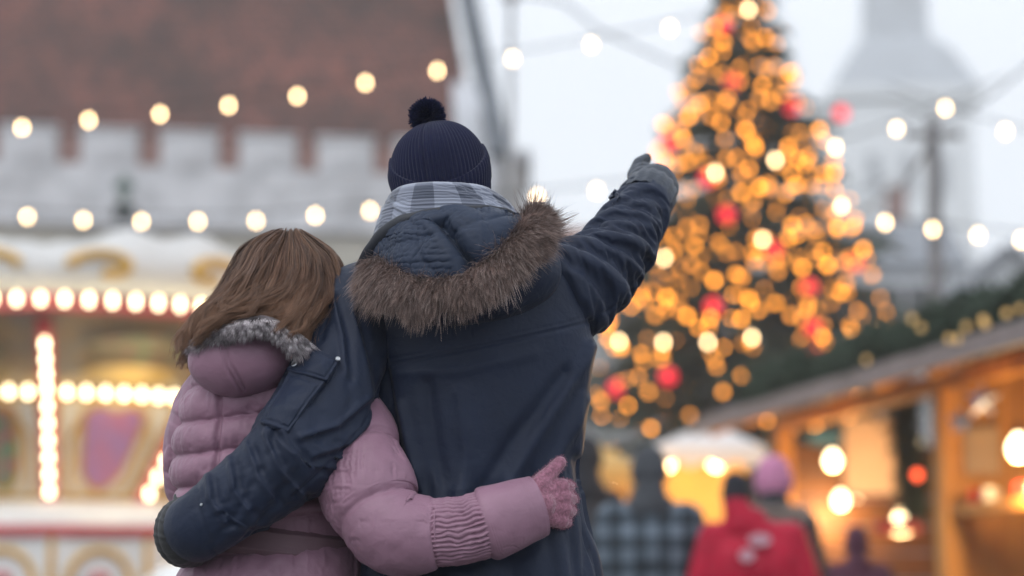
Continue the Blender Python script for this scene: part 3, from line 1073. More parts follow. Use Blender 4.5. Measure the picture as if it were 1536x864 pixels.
    if math.sin(rib_a) < -.2:
        L1, L2 = np.linalg.norm(pts[1] - pts[0]), np.linalg.norm(pts[2] - pts[1])
        s = .30
        while s < L1 + L2:
            p = pts[0] + (pts[1] - pts[0]) * s / L1 if s < L1 else pts[1] + (pts[2] - pts[1]) * (s - L1) / L2
            put('bulb', CB, None, car, p + V3(math.cos(rib_a), math.sin(rib_a), -.4) * .07)
            s += .19
# bulbs along the rim and the ring
n = int(2 * math.pi * RIM / .205)
for k in range(n):
    a = 2 * math.pi * k / n
    if math.sin(a) < .1: put('bulb', CB, None, car, CP(a, RIM + .11, zr_))
n = int(2 * math.pi * r_ring / .18)
for k in range(n):
    a = 2 * math.pi * k / n
    if math.sin(a) < -.1: put('bulb', CB, None, car, CP(a, r_ring * math.cos(half) + .09 + .06, z_ring - .02))
def ring(name, prof, mat, n=48):
    me = lathe(name, prof, n)
    return put(name, me, mat, car, V3(XC_, YCAR, 0))
ring('roof_cone', [(RIM + .02, zr_ + .20), (RIM - .1, zr_ + .24), (.3, zr_ + .42), (.05, zr_ + .44)], M['red_p'])
ring('base_drum', [(1.2, .5), (1.2, z_bot - .05), (1.12, z_bot)], M['cream'])
z_rail = W(152, 795, YCAR - 2.5)[2]
ring('platform', [(2.75, 0), (2.75, .42), (2.7, .45), (.1, .451)], M['red_p'])
ring('step', [(3.0, 0), (3.0, .2), (2.74, .201)], M['brown_p'])
ring('lower_drum', [(1.9, .45), (1.9, z_rail + .18), (1.6, z_rail + .30), (1.1, z_rail + .31)], M['white_p'])
rl_ = ring('rail', [(2.56, z_rail - .05), (2.58, z_rail), (2.56, z_rail + .05), (2.48, z_rail + .05), (2.46, z_rail), (2.48, z_rail - .05)], M['red_p'])
NB = 18
pw = 2 * 2.5 * math.sin(math.pi / NB)
panel = box_mesh('balustrade_panel', pw - .03, .05, z_rail - .56, .01)
archp = []
for i in range(13):
    t = math.pi * i / 12
    archp.append(V3(math.cos(t) * pw * .33, -.045, z_rail - .56 - .42 + math.sin(t) * .30))
arch_me = cable_mesh('arch', archp, .035, 8)
arch_me.materials.append(M['gold_p'])
heart_me = lathe('heart', [(.001, -.10), (.07, -.04), (.10, .04), (.08, .10), (.03, .12)], 12)
heart_me.materials.append(M['red_p'])
for k in range(NB):
    a = A0 + (k + .5) * 2 * math.pi / NB
    if math.sin(a) > .35: continue
    c = CP(a, 2.5 * math.cos(math.pi / NB), .5)
    b_ = put('balustrade_panel', panel, M['white_p'], car, c, rot=(0, 0, a + math.pi / 2))
    put('arch', arch_me, None, b_, c, rot=(0, 0, a + math.pi / 2))
    put('heart', heart_me, None, b_, c + V3(math.cos(a) * .05, math.sin(a) * .05, z_rail - 1.0), rot=(0, 0, a + math.pi / 2))
    put('baluster', lathe('baluster', [(.045, .45), (.03, .6), (.045, 1.0), (.03, z_rail - .1), (.04, z_rail)], 10), M['gold_p'], car, CP(a - math.pi / NB, 2.52, 0))
# swing chains hanging in front of the panels, and warm light from the bulbs' own ring
for px in (29, 66):
    p = W(px, 860, 21.3)
    beam('swing_chain', p, V3(p[0], p[1], zr_ - .1), .025, .025, M['grey_metal'], car)
lp = bpy.data.lights.new('carousel_bulb_light', 'POINT')
lp.energy, lp.color, lp.shadow_soft_size = 24, (1, .80, .45), .5
lo = bpy.data.objects.new('carousel_bulb_light', lp)
col.objects.link(lo)
lo.location = tuple(CP(A0, RIM - .55, zr_ - .75))
lo.parent = car
lo.matrix_parent_inverse = parent_inv(car)
cover = thing('covered_seat', 'rounded white cover standing low in front of the carousel balustrade', 'seat cover', tuple(W(262, 910, 19) * V3(1, 1, 0)))
c = W(272, 900, 19) * V3(1, 1, 0)
capsule_blob('cover', [(c + V3(-.28, 0, .55), .32, c + V3(.10, 0, .80), .50), (c + V3(.1, 0, .8), .50, c + V3(.45, .1, .75), .42), (c + V3(0, 0, .25), .42, c + V3(.3, 0, .25), .42)], .05, M['white_p'], cover, 4)
for sx in (-.25, .4):
    beam('leg', c + V3(sx, 0, 0), c + V3(sx, 0, .4), .06, .06, M['grey_metal'], cover)


# ================================================================== the couple


def fabric(name, color, rough, weave=900.0, wstr=0.15, crumple=0.25, cscale=38.0, sheen=0.04, var=0.12, spec=0.5, vs=9.0):
    m = material(name, color, rough, var=var, vscale=vs, sheen=sheen, spec=spec)
    n, l = m.node_tree.nodes, m.node_tree.links
    b = n['Principled BSDF']
    tc = [x for x in n if x.type == 'TEX_COORD'][0]
    a = n.new('ShaderNodeTexNoise')
    a.inputs['Scale'].default_value, a.inputs['Detail'].default_value, a.inputs['Distortion'].default_value = cscale, 5.0, 0.6
    c = n.new('ShaderNodeTexNoise')
    c.inputs['Scale'].default_value, c.inputs['Detail'].default_value = weave, 1.0
    for t in (a, c): l.new(tc.outputs['Object'], t.inputs['Vector'])
    b1, b2 = n.new('ShaderNodeBump'), n.new('ShaderNodeBump')
    b1.inputs['Strength'].default_value, b1.inputs['Distance'].default_value = crumple, 0.006
    b2.inputs['Strength'].default_value, b2.inputs['Distance'].default_value = wstr, 0.0008
    l.new(a.outputs[0], b1.inputs['Height'])
    l.new(c.outputs[0], b2.inputs['Height'])
    l.new(b1.outputs[0], b2.inputs['Normal'])
    l.new(b2.outputs[0], b.inputs['Normal'])
    return m


M['navy'] = fabric('navy_nylon', (0.0115, 0.0188, 0.042), 0.54, spec=.22, crumple=.4)
M['lining'] = fabric('navy_quilted_lining', (0.018, 0.028, 0.054), 0.5, spec=.2)
M['collar'] = fabric('dark_collar_nylon', (0.006, 0.009, 0.018), 0.5)
M['mauve'] = fabric('mauve_nylon', (0.285, 0.158, 0.220), 0.46, crumple=0.5, cscale=30.0, sheen=0.05, spec=.32)
M['belt'] = fabric('mauve_belt_cloth', (0.15, 0.082, 0.105), 0.6, crumple=0.2)
M['pink_knit'] = fabric('pink_wool', (0.33, 0.145, 0.205), 0.95, weave=420.0, wstr=1.0, crumple=0.1, sheen=0.5, spec=0.1, var=.35, vs=170.0)
M['hat'] = fabric('navy_rib_knit', (0.0075, 0.010, 0.036), 0.9, weave=500.0, wstr=0.7, crumple=0.05, sheen=0.12, spec=0.15)
M['yarn'] = strand_material('navy_yarn', [(0.0, (0.004, 0.005, 0.014)), (1.0, (0.014, 0.018, 0.055))], 0.35, 0.9, 0.1)
M['glove_navy'] = fabric('navy_glove_leather', (0.020, 0.028, 0.045), 0.5, crumple=0.3, cscale=90.0)
M['glove_black'] = fabric('black_glove_cloth', (0.008, 0.009, 0.011), 0.6, crumple=0.3)
M['skin'] = material('skin', (0.56, 0.33, 0.25), 0.55, var=0.06)
M['denim'] = fabric('dark_denim', (0.03, 0.04, 0.07), 0.85)
M['snap'] = material('snap_metal', (0.45, 0.47, 0.50), 0.3, metallic=1.0, bump=0.1, bscale=300.0, var=0.1)
M['shoe'] = material('shoe_leather', (0.03, 0.025, 0.02), 0.45, var=0.2, bump=0.1)
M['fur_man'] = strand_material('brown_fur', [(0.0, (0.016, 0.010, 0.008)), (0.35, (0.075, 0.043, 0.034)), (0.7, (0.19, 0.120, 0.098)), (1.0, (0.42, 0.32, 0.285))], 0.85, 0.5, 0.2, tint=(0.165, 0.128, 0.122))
M['guard'] = strand_material('pale_guard_hair', [(0.0, (.03, .018, .015)), (.5, (.14, .092, .078)), (1.0, (.46, .37, .34))], .6, .5, .25)
M['fur_woman'] = strand_material('silver_fur', [(0.0, (0.10, 0.08, 0.08)), (0.25, (0.40, 0.35, 0.36)), (0.66, (0.80, 0.76, 0.78)), (0.86, (0.30, 0.26, 0.28)), (1.0, (0.10, 0.085, 0.10))], 0.5, 0.6, 0.3)
M['hair'] = strand_material('brown_hair', [(0.0, (0.045, 0.020, 0.013)), (0.5, (0.090, 0.044, 0.027)), (1.0, (0.22, 0.118, 0.070))], 0.7, 0.40, 0.4, tint=(0.25, 0.135, 0.08))
M['scalp'] = material('hair_underlayer', (0.035, 0.017, 0.010), 0.7, var=0.3, vscale=60.0)


def scarf_material():
    m = material('plaid_scarf_wool', (0.5, 0.52, 0.56), 0.95, sheen=0.4, spec=0.1)
    n, l = m.node_tree.nodes, m.node_tree.links
    b = n['Principled BSDF']
    tc = [x for x in n if x.type == 'TEX_COORD'][0]
    sx = n.new('ShaderNodeSeparateXYZ')
    l.new(tc.outputs['UV'], sx.inputs[0])

    def math_(op, a, bb=None):
        k = n.new('ShaderNodeMath')
        k.operation = op
        for i, v in enumerate((a, bb)):
            if v is None: continue
            if isinstance(v, (int, float)): k.inputs[i].default_value = v
            else: l.new(v, k.inputs[i])
        return k.outputs[0]
    su = math_('GREATER_THAN', math_('FRACT', math_('ADD', math_('MULTIPLY', sx.outputs[0], 9.0), 0.28)), 0.5)
    sv = math_('GREATER_THAN', math_('FRACT', math_('ADD', math_('MULTIPLY', sx.outputs[1], 1.7), 0.12)), 0.55)
    tw = math_('GREATER_THAN', math_('FRACT', math_('ADD', math_('MULTIPLY', sx.outputs[0], 150.0), math_('MULTIPLY', sx.outputs[1], 34.0))), 0.45)
    lev = math_('ADD', math_('MULTIPLY', su, 0.42), math_('MULTIPLY', sv, 0.30))
    lev = math_('ADD', lev, math_('MULTIPLY', tw, 0.24))
    cr = n.new('ShaderNodeValToRGB')
    cr.color_ramp.elements[0].color = (0.34, 0.37, 0.46, 1)
    cr.color_ramp.elements[1].color = (0.05, 0.06, 0.09, 1)
    l.new(lev, cr.inputs[0])
    l.new(cr.outputs[0], b.inputs['Base Color'])
    bp = n.new('ShaderNodeBump')
    bp.inputs['Strength'].default_value, bp.inputs['Distance'].default_value = 0.35, 0.0015
    l.new(tw, bp.inputs['Height'])
    l.new(bp.outputs[0], b.inputs['Normal'])
    return m


M['scarf'] = scarf_material()


def thicken(o, t):
    md = o.modifiers.new('cloth_thickness', 'SOLIDIFY')
    md.thickness, md.offset = t, -1
    return o


def px_r(v):
    return v


def sleeve_ctrl(rows, flat=0.92):
    out = []
    for px, py, dy, r in rows:
        p = Q(px, py, dy)
        out.append([p[0], p[1], p[2], r, r * flat])
    return np.array(out)


class Drape:
    """find points on the camera side of a cloth grid under a photo pixel"""
    def __init__(self, X, closed=True):
        N = grid_normals(X, closed)
        f = N[..., 1] < 0.0
        self.P, self.X, self.N = PIX(X)[f], X[f], N[f]

    def at(self, pts, off=0.0):
        pts = np.asarray(pts, float)
        sh = pts.shape[:-1]
        pts = pts.reshape(-1, 2)
        off = np.broadcast_to(np.asarray(off, float), sh).reshape(-1)
        out = np.zeros((len(pts), 3))
        nn = np.zeros((len(pts), 3))
        for i, p in enumerate(pts):
            d = ((self.P - p) ** 2).sum(1)
            k = np.argpartition(d, 9)[:9]
            w = 1 / (d[k] + 1.5)
            w /= w.sum()
            nn[i] = (self.N[k] * w[:, None]).sum(0)
            out[i] = (self.X[k] * w[:, None]).sum(0)
        nn = nrm(nn)
        # put the point exactly under its pixel by sliding along the surface is not needed: the pattern is only a few mm off
        return (out + nn * off[:, None]).reshape(sh + (3,)), nn.reshape(sh + (3,))


def patch(name, drape, quad, h, mat, parent, n=28, m=28, pillow=0.0, lines=None, wr=0.0):
    """sewn-on piece of cloth: quad corners in pixels (tl, tr, br, bl), lies h above the cloth under it"""
    a, b, c, d = [np.array(q, float) for q in quad]
    s = np.linspace(0, 1, n)
    t = np.linspace(0, 1, m)
    S, T = np.meshgrid(s, t)
    P = (a * (1 - S[..., None]) + b * S[..., None]) * (1 - T[..., None]) + (d * (1 - S[..., None]) + c * S[..., None]) * T[..., None]
    e = np.minimum(np.minimum(S, 1 - S) * n, np.minimum(T, 1 - T) * m)
    off = np.where(e < 0.5, -0.003, h) + pillow * np.sin(np.pi * S) * np.sin(np.pi * T)
    off = off - 0.0022 * np.exp(-((e - 3.0) / 0.8) ** 2)
    X, N = drape.at(P, off)
    if wr: X = X + N * (wr * vnoise(X * 45, 3))[..., None] * (e > 0.5)[..., None]
    nrmv = grid_normals(X, False)
    if (nrmv * N).sum() < 0: X = X[:, ::-1]
    X = up2(X, False)
    return link(name, grid_mesh(name, X, closed=False), mat, parent)


def fur(ctrl, n, length, rr, seed, k=8, spread=0.55, clump=0.6, nclump=500, noise=0.25, droop=0.25, half=None):
    r = np.random.default_rng(seed)
    C = cat(ctrl, 500)
    T = nrm(np.gradient(C[:, :3], axis=0))
    i = r.integers(0, 500, n)
    P, F = C[i, :3], nrm(C[i, 3:6])
    rv = r.normal(size=(n, 3))
    rad = nrm(rv - (rv * T[i]).sum(1, keepdims=True) * T[i])
    if half is not None:                     # keep the roots on the outward half of the trim
        s = (rad * half).sum(1, keepdims=True)
        rad = np.where(s < -0.2, -rad, rad)
    root = P + rad * rr * np.sqrt(r.uniform(0.3, 1, (n, 1)))
    d = nrm(F + rad * spread + r.normal(size=(n, 3)) * noise)
    L = length * r.uniform(0.6, 1.15, (n, 1, 1)) * (0.8 + 0.35 * (vnoise(root * 22, seed)[:, None, None]))
    t = np.linspace(0, 1, k)[None, :, None]
    S = root[:, None] + d[:, None] * L * t + np.array([0, 0, -1.0]) * droop * L * t ** 2
    S = S + nrm(r.normal(size=(n, 1, 3))) * L * 0.10 * t ** 2
    c = r.choice(n, nclump, replace=False)
    near = np.empty(n, int)
    for q in range(0, n, 2000):
        dd = ((root[q:q + 2000, None] - root[None, c]) ** 2).sum(-1)
        near[q:q + 2000] = c[dd.argmin(1)]
    S = S + (S[near] - S) * clump * t ** 1.2 * r.uniform(0.2, 1.0, (n, 1, 1))
    tone = np.clip(.7 * np.random.default_rng(seed + 9).uniform(0, 1, n)[near] + .3 * r.uniform(0, 1, n), 0, 1)
    return S, tone


# ------------------------------------------------------------------ the man
man = thing('person', 'person in navy parka and bobble hat pointing one gloved arm at the lit tree', 'person', tuple(Q(700, 910, 0) * np.array([1, 1, 0])))

# body under the clothes: one skin from head to feet
def body(parent, hd, head_r, neck, sh_l, sh_r, chest, pelvis, arms, feet, name='body'):
    c = [(hd, head_r, hd + np.array([0, 0.01, -0.05]), head_r * 0.82), (hd + np.array([0, 0, -0.07]), 0.055, neck, 0.058),
         (neck, 0.06, chest, 0.12), (sh_l, 0.06, sh_r, 0.06), (sh_l, 0.06, chest, 0.10), (sh_r, 0.06, chest, 0.10), (chest, 0.125, pelvis, 0.12),
         (hd + np.array([0, head_r * .95, -0.02]), 0.016, hd + np.array([0, head_r * 1.1, -0.045]), 0.018),
         (hd + np.array([head_r * .86, 0, -0.02]), 0.014, hd + np.array([head_r * .88, 0, -0.05]), 0.011),
         (hd + np.array([-head_r * .86, 0, -0.02]), 0.014, hd + np.array([-head_r * .88, 0, -0.05]), 0.011)]
    for a in arms:
        for (p, r1), (q, r2) in zip(a[:-1], a[1:]): c.append((p, r1, q, r2))
    for fx, fy in feet:
        hip = pelvis + np.array([fx * 0.8, 0, -0.03])
        knee = np.array([pelvis[0] + fx, pelvis[1] + fy * .5 + .02, 0.48])
        ank = np.array([pelvis[0] + fx, pelvis[1] + fy, 0.09])
        c += [(hip, 0.085, knee, 0.06), (knee, 0.058, ank, 0.042), (ank, 0.04, ank + np.array([0, 0.13, -0.045]), 0.035)]
    return capsule_blob(name, c, 0.014, M['skin'], parent, 5)


body(man, Q(662, 262, .0), 0.095, Q(680, 345, 0), Q(575, 440, 0), Q(825, 425, 0), Q(705, 520, 0), Q(715, 860, 0.0),
     [[(Q(575, 440, 0), .055), (Q(470, 655, -.185), .042), (Q(300, 788, -.19), .032)],
      [(Q(825, 425, 0), .055), (Q(925, 372, .11), .042), (Q(970, 300, .24), .032)]], [(-.11, 0), (.11, 0)])

# trousers and boots below the frame
def trousers(parent, pel, feet, mat, r=0.10):
    caps = [(pel + np.array([0, 0, .02]), r * 1.35, pel + np.array([0, 0, -.08]), r * 1.3)]
    for fx, fy in feet:
        hip = pel + np.array([fx * 0.8, 0, -0.05])
        knee = np.array([pel[0] + fx, pel[1] + fy * .5 + .02, 0.48])
        ank = np.array([pel[0] + fx, pel[1] + fy, 0.13])
        caps += [(hip, r, knee, r * .82), (knee, r * .82, ank, r * .75)]
    t = capsule_blob('trousers', caps, 0.014, mat, parent, 5)
    for fx, fy in feet:
        a = np.array([pel[0] + fx, pel[1] + fy, 0.11])
        capsule_blob('boot', [(a, .062, a + np.array([0, 0, -.05]), .058), (a + np.array([0, .0, -.058]), .05, a + np.array([0, .16, -.066]), .042)], 0.01, M['shoe'], parent, 3)
    return t


trousers(man, Q(715, 900, 0), [(-.11, 0), (.11, 0)], M['denim'])

# jacket body
rows = [(338, 640, 745, .075, .02), (365, 600, 800, .105, .01), (392, 544, 846, .13, 0), (435, 518, 874, .15, 0), (500, 534, 888, .158, 0), (560, 548, 886, .16, 0),
        (640, 556, 878, .158, 0), (700, 556, 870, .152, 0), (760, 552, 875, .156, 0), (864, 538, 898, .172, 0), (960, 525, 914, .18, 0), (1080, 515, 925, .185, 0)]
X0 = section_grid(rows, 78, 88)
vv = np.linspace(0, 1, 78)[:, None]
below = np.clip((vv - 0.26) / 0.30, 0, 1) ** 1.3
att = 0.12 - 0.117 * below
XJ = relax(X0, 1.0 + 0.07 * below, 1.0 + .02 * below, att, 240, inner=0.018, outer=0.026, seed=11, amp=0.010, freq=9.0, bend=0.4, pat=(1.7, 5.0, 1.6))
XJ = up2(XJ)
XJ = relax(XJ, 1.006, 1.006, 0.05, 30, inner=0.004, outer=0.004, seed=12, amp=0.0015, freq=25.0)
XJ = up2(XJ)
yoke = [(545, 556), (575, 549), (640, 536), (760, 511), (840, 494), (895, 480)]
arm_l = [(520, 425), (552, 468), (578, 530), (590, 610)]
arm_r = [(842, 372), (862, 395), (880, 440), (890, 500)]
for ln, dp, wd in [([(884, 522), (815, 640), (752, 742)], -.007, 11), ([(850, 560), (770, 660), (716, 745)], .007, 12), ([(600, 610), (618, 690), (642, 760)], -.007, 9), ([(640, 575), (652, 660), (668, 745)], .006, 11),
                   ([(690, 590), (700, 680), (692, 752)], -.005, 10), ([(876, 600), (830, 700), (800, 742)], -.006, 9), ([(868, 690), (884, 780), (880, 880)], .007, 10), ([(845, 800), (850, 880)], -.006, 9), ([(600, 850), (700, 846), (800, 815)], .006, 14),
                   ([(575, 560), (588, 640), (600, 720)], .007, 9), ([(720, 840), (760, 900)], -.006, 12), ([(885, 520), (870, 600), (866, 680)], -.005, 8), ([(600, 560), (690, 556), (800, 530)], -.003, 10)]:
    XJ = seam(XJ, [ln], dp * 1.5, wd)
XJ = seam(XJ, [yoke, arm_l, arm_r], 0.0035, 2.6)
XJ = seam(XJ, [[(x, y - 8) for x, y in yoke], [(x - 8, y) for x, y in arm_r]], 0.0016, 1.8)
jacket = link('jacket', grid_mesh('jacket', XJ), M['navy'], man)
thicken(jacket, 0.006)

# sleeves
def sleeve(name, rows, nv, nu, gu, gv, attach, seed, parent, mat, seams=(), inner=0.014, outer=0.022, amp=0.006, freq=20.0, bend=0.35, iters=170, flat=0.92, post=None, pre=None, sw=2.6, sd=0.003, fine=False, pat=None, folds=()):
    X0 = tube_grid(sleeve_ctrl(rows, flat), nv, nu)
    if pre is not None: X0 = pre(X0)
    X = relax(X0, gu, gv, attach, iters, inner=inner, outer=outer, seed=seed, amp=amp, freq=freq, bend=bend, twist=1.0, pat=pat)
    X = up2(X)
    if fine:
        X = relax(X, 1.006, 1.012, 0.05, 30, inner=.004, outer=.004, seed=seed + 1, amp=0.0015, freq=40.0)
        X = up2(X)
    for ln, dp, wd in folds: X = seam(X, [ln], dp, wd)
    if post is not None: X = post(X)
    if seams: X = seam(X, seams, sd, sw)
    o = link(name, grid_mesh(name, X), mat, parent)
    thicken(o, 0.004)
    return o, X


NS = 66
v = np.linspace(0, 1, NS)[:, None]
gvl = 1.01 + 0.06 * np.exp(-((v - 0.60) / 0.13) ** 2) + 0.02 * (v > 0.6)
attl = np.where(v < 0.06, 0.2, 0.004) + 0.08 * np.exp(-((v - 1) / 0.02) ** 2)
ROWS_L = [(612, 452, .01, .088), (562, 462, -.02, .102), (527, 487, -.055, .107), (503, 542, -.11, .104), (485, 610, -.165, .101), (447, 670, -.205, .100), (395, 720, -.218, .085), (340, 760, -.215, .076), (303, 786, -.20, .071), (286, 796, -.17, .067)]
FOLDS_L = []
for ln in [[(345, 690), (352, 735), (374, 764)], [(372, 668), (390, 718), (412, 748)], [(399, 652), (420, 702), (455, 740)], [(424, 645), (452, 690), (492, 716)], [(312, 716), (316, 748), (340, 782)], [(468, 655), (500, 688), (534, 690)],
           [(499, 440), (514, 500), (520, 560)], [(530, 462), (548, 530), (562, 600)], [(484, 455), (472, 500)], [(552, 600), (505, 640), (452, 656)], [(560, 630), (520, 668), (470, 684)], [(402, 645), (436, 676), (470, 700), (505, 705)], [(330, 765), (370, 790), (400, 790)]]:
    FOLDS_L.append((ln, -.0065, 6.0))
    FOLDS_L.append(([(x + 9, y + 6) for x, y in ln], .0065, 6.5))
_, XL = sleeve('sleeve', ROWS_L,
               NS, 46, 1.0, gvl, attl, 21, jacket, M['navy'], fine=True, iters=160, amp=.006, freq=11.0, bend=.5, inner=.010, outer=.010, pat=(8.5, .4, 2.4), folds=FOLDS_L,
               seams=[[(575, 575), (545, 640), (500, 690), (440, 745)], [(296, 728), (297, 760), (318, 820), (330, 842)]])
gvr = 1.08 + 0.16 * np.exp(-((v - 0.45) / 0.28) ** 2)
attr = np.where(v < 0.08, 0.2, 0.004) + 0.06 * np.exp(-((v - 1) / 0.02) ** 2)
_, XR = sleeve('sleeve', [(800, 452, -.01, .095), (838, 440, 0.0, .105), (872, 424, .03, .100), (900, 405, .07, .087), (926, 372, .12, .078), (948, 336, .18, .070), (964, 308, .23, .063), (970, 298, .25, .061)],
               NS, 46, 1.01, gvr, attr, 33, jacket, M['navy'], fine=True, iters=200, amp=.010, freq=11.0, bend=.3, pat=(12, .8, -1.5), seams=[[(868, 372), (884, 420), (894, 470), (890, 512)], [(905, 470), (935, 452), (962, 415), (975, 395)]], inner=0.014, outer=0.020)
# strap tab on the raised cuff
DR = Drape(XR)
patch('cuff_tab', DR, [(914, 300), (926, 284), (932, 296), (920, 312)], 0.007, M['navy'], jacket, 12, 12)

# pocket on the near sleeve
XLs = tube_grid(sleeve_ctrl(ROWS_L, .92), NS, 46)
DL = Drape(XL)
DL0 = DL
DL = Drape(up2(XLs + grid_normals(XLs) * .006))
patch('pocket', DL, [(437, 556), (490, 572), (432, 650), (388, 634)], 0.004, M['navy'], jacket, 30, 34, pillow=0.004, wr=0.004)
patch('pocket_flap', DL, [(466, 520), (511, 541), (491, 575), (431, 560)], 0.0085, M['navy'], jacket, 30, 22, pillow=0.003, wr=0.003)


def snap_button(drape, px, py, r, parent, off):
    p, nn = drape.at(np.array([[px, py]], float), off)
    p, nn = p[0], nn[0]
    bm = bmesh.new()
    q = Vector(nn).to_track_quat('Z', 'Y').to_matrix()
    prof = [(0, r), (.0016, r), (.0024, r * .82), (.0018, r * .6), (.0022, r * .3), (.0022, .0005)]
    rings = [[bm.verts.new(Vector(p) + q @ Vector((rr * math.cos(a), rr * math.sin(a), h))) for a in np.linspace(0, 2 * math.pi, 16, endpoint=False)] for h, rr in prof]
    for A, B in zip(rings[:-1], rings[1:]):
        for i in range(16): bm.faces.new((A[i], A[(i + 1) % 16], B[(i + 1) % 16], B[i]))
    me = bpy.data.meshes.new('snap_button')
    bm.to_mesh(me)
    bm.free()
    link('snap_button', me, M['snap'], parent)


snap_button(DL, 447, 551, .0072, jacket, .0135)
snap_button(DL, 505, 543, .0052, jacket, .0115)
snap_button(DL0, 303, 757, .003, jacket, .001)

# hood turned down over the back: outer bag, quilted lining, edge and fur
def ellipsoid_grid(c, rx, ry, rz, nv=70, nu=90, tilt=0.0, power=2.0, squash=None):
    th = np.linspace(0.03, np.pi - 0.03, nv)[:, None]
    a = np.linspace(0, 2 * np.pi, nu, endpoint=False)[None]
    st, ct = np.sin(th) ** (2 / power), np.cos(th)
    x, y, z = -rx * st * np.sin(a), -ry * st * np.cos(a), rz * ct * np.ones_like(a)
    if squash is not None: x, y, z = squash(x, y, z)
    c_, s_ = math.cos(tilt), math.sin(tilt)
    return np.stack([c[0] + c_ * x - s_ * z, c[1] + y, c[2] + s_ * x + c_ * z], -1)


XH = ellipsoid_grid(Q(712, 420, -.125), .178, .105, .098, tilt=R(10), power=2.3)
XH = relax(XH, 1.06, 1.05, 0.012, 120, inner=.012, outer=.02, seed=9, amp=.006, freq=16)
hood = link('hood', grid_mesh('hood', up2(XH)), M['navy'], man)

colr = np.array([Q(*p) for p in [(556, 398, -.07), (572, 360, -.115), (604, 332, -.152), (655, 317, -.175), (712, 314, -.178), (756, 319, -.155), (782, 336, -.11)]])
furl = np.array([Q(*p) for p in [(562, 404, -.15), (590, 432, -.205), (640, 450, -.245), (705, 440, -.26), (760, 402, -.245), (794, 364, -.205), (806, 340, -.15)]])
ns, nt = 100, 44
A, B = cat(colr, ns), cat(furl, ns)
s, t = np.linspace(0, 1, ns)[None, :, None], np.linspace(0, 1, nt)[:, None, None]
bul = np.array([0, -.026, .014])
XI = A[None] * (1 - t) + B[None] * t + bul * (np.sin(np.pi * t ** 0.9) * np.sin(np.pi * np.clip(s, .03, .97)) ** .5)
NI = grid_normals(XI, False)
if NI[..., 1].mean() > 0: XI = XI[:, ::-1]; NI = grid_normals(XI, False)
qs, qt = np.abs(np.sin(np.pi * (s * 6.0 + .1 + .3 * t + .12 * np.sin(9 * t))))[..., 0] ** .3, np.abs(np.sin(np.pi * (t * 2.1 + .25)))[..., 0] ** .3
cre = np.exp(-((np.abs(s - (.52 - .10 * t)) / .035) ** 2))[..., 0] * (t[..., 0] > .15)
XI = XI + NI * (-.026 * cre)[..., None]
XI = relax(XI, 1.07, 1.10, .008, 140, inner=.016, outer=.016, seed=4, amp=.012, freq=17, closed=False, bend=.4)
XI = XI + grid_normals(XI, False) * (.0085 * qs * qt + .0012 * vnoise(XI * 70, 6))[..., None]
lining = link('hood_lining', grid_mesh('hood_lining', up2(XI, False), closed=False), M['lining'], hood)
thicken(lining, .006)
ed = []
for p, r in zip([(546, 404, -.075), (566, 366, -.122), (600, 334, -.155), (655, 318, -.176), (712, 314, -.18), (756, 318, -.157), (782, 334, -.11)], [.020, .019, .014, .009, .0085, .009, .008]):
    ed.append([*Q(*p), r, r * .7])
XE = tube_grid(np.array(ed), 90, 20)
XE = XE + grid_normals(XE) * (.002 * vnoise(XE * 40, 2))[..., None]
link('hood_edge', grid_mesh('hood_edge', XE, cap0=True, cap1=True), M['collar'], hood)

fc = []
for p, f in zip([(566, 402, -.15), (592, 424, -.215), (640, 438, -.255), (702, 428, -.27), (756, 394, -.255), (790, 356, -.21), (806, 336, -.14)],
                [(-.35, -.4, -.85), (-.22, -.45, -.85), (-.05, -.5, -.85), (.1, -.5, -.85), (.3, -.5, -.6), (.75, -.4, -.05), (.6, -.2, .8)]):
    fc.append([*Q(*p), *f])
fc = np.array(fc)
XB = tube_grid(np.concatenate([fc[:, :3], np.full((7, 2), .026)], 1), 90, 24)
XB = XB + grid_normals(XB) * (.004 * vnoise(XB * 45, 8))[..., None]
trim = link('fur_trim', grid_mesh('fur_trim', XB, cap0=True, cap1=True), material('fur_backing', (0.05, 0.035, 0.03), 0.95, var=.5, vscale=90.0, bump=.6, bscale=140.0), hood)
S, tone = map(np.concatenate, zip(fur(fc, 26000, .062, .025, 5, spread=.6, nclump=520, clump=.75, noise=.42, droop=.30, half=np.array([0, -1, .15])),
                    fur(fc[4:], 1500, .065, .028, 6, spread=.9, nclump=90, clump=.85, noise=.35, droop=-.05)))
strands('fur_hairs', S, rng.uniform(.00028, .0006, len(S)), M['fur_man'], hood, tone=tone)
S, tone = fur(fc, 3200, .064, .025, 25, spread=.6, nclump=420, clump=.6, noise=.45, droop=.28, half=np.array([0, -1, .15]))
strands('guard_hairs', S, rng.uniform(.0003, .0006, len(S)), M['guard'], hood, tone=tone)

# scarf
XS = section_grid([(300, 600, 730, .105, .0), (291, 595, 737, .128, -.01), (293, 588, 744, .138, -.015), (303, 580, 758, .142, -.015), (322, 569, 776, .145, -.015), (352, 560, 790, .145, -.015)], 46, 200, power=2.1)
XS = relax(XS, 1.03, 1.16, .012, 120, inner=.012, outer=.014, seed=14, amp=.010, freq=13, bend=.45, pat=(3.2, .7, 1.4))
scarf = link('scarf', grid_mesh('scarf', up2(XS)), M['scarf'], man)
thicken(scarf, .006)

# knitted hat
HC = Q(662, 272, .0)
ax = nrm(np.array([-.16, .02, 1.0]))
bx = nrm(np.cross(np.array([0, 1.0, 0]), ax))
by = np.cross(ax, bx)
HX, HY, HZ = .1035, .118, .128


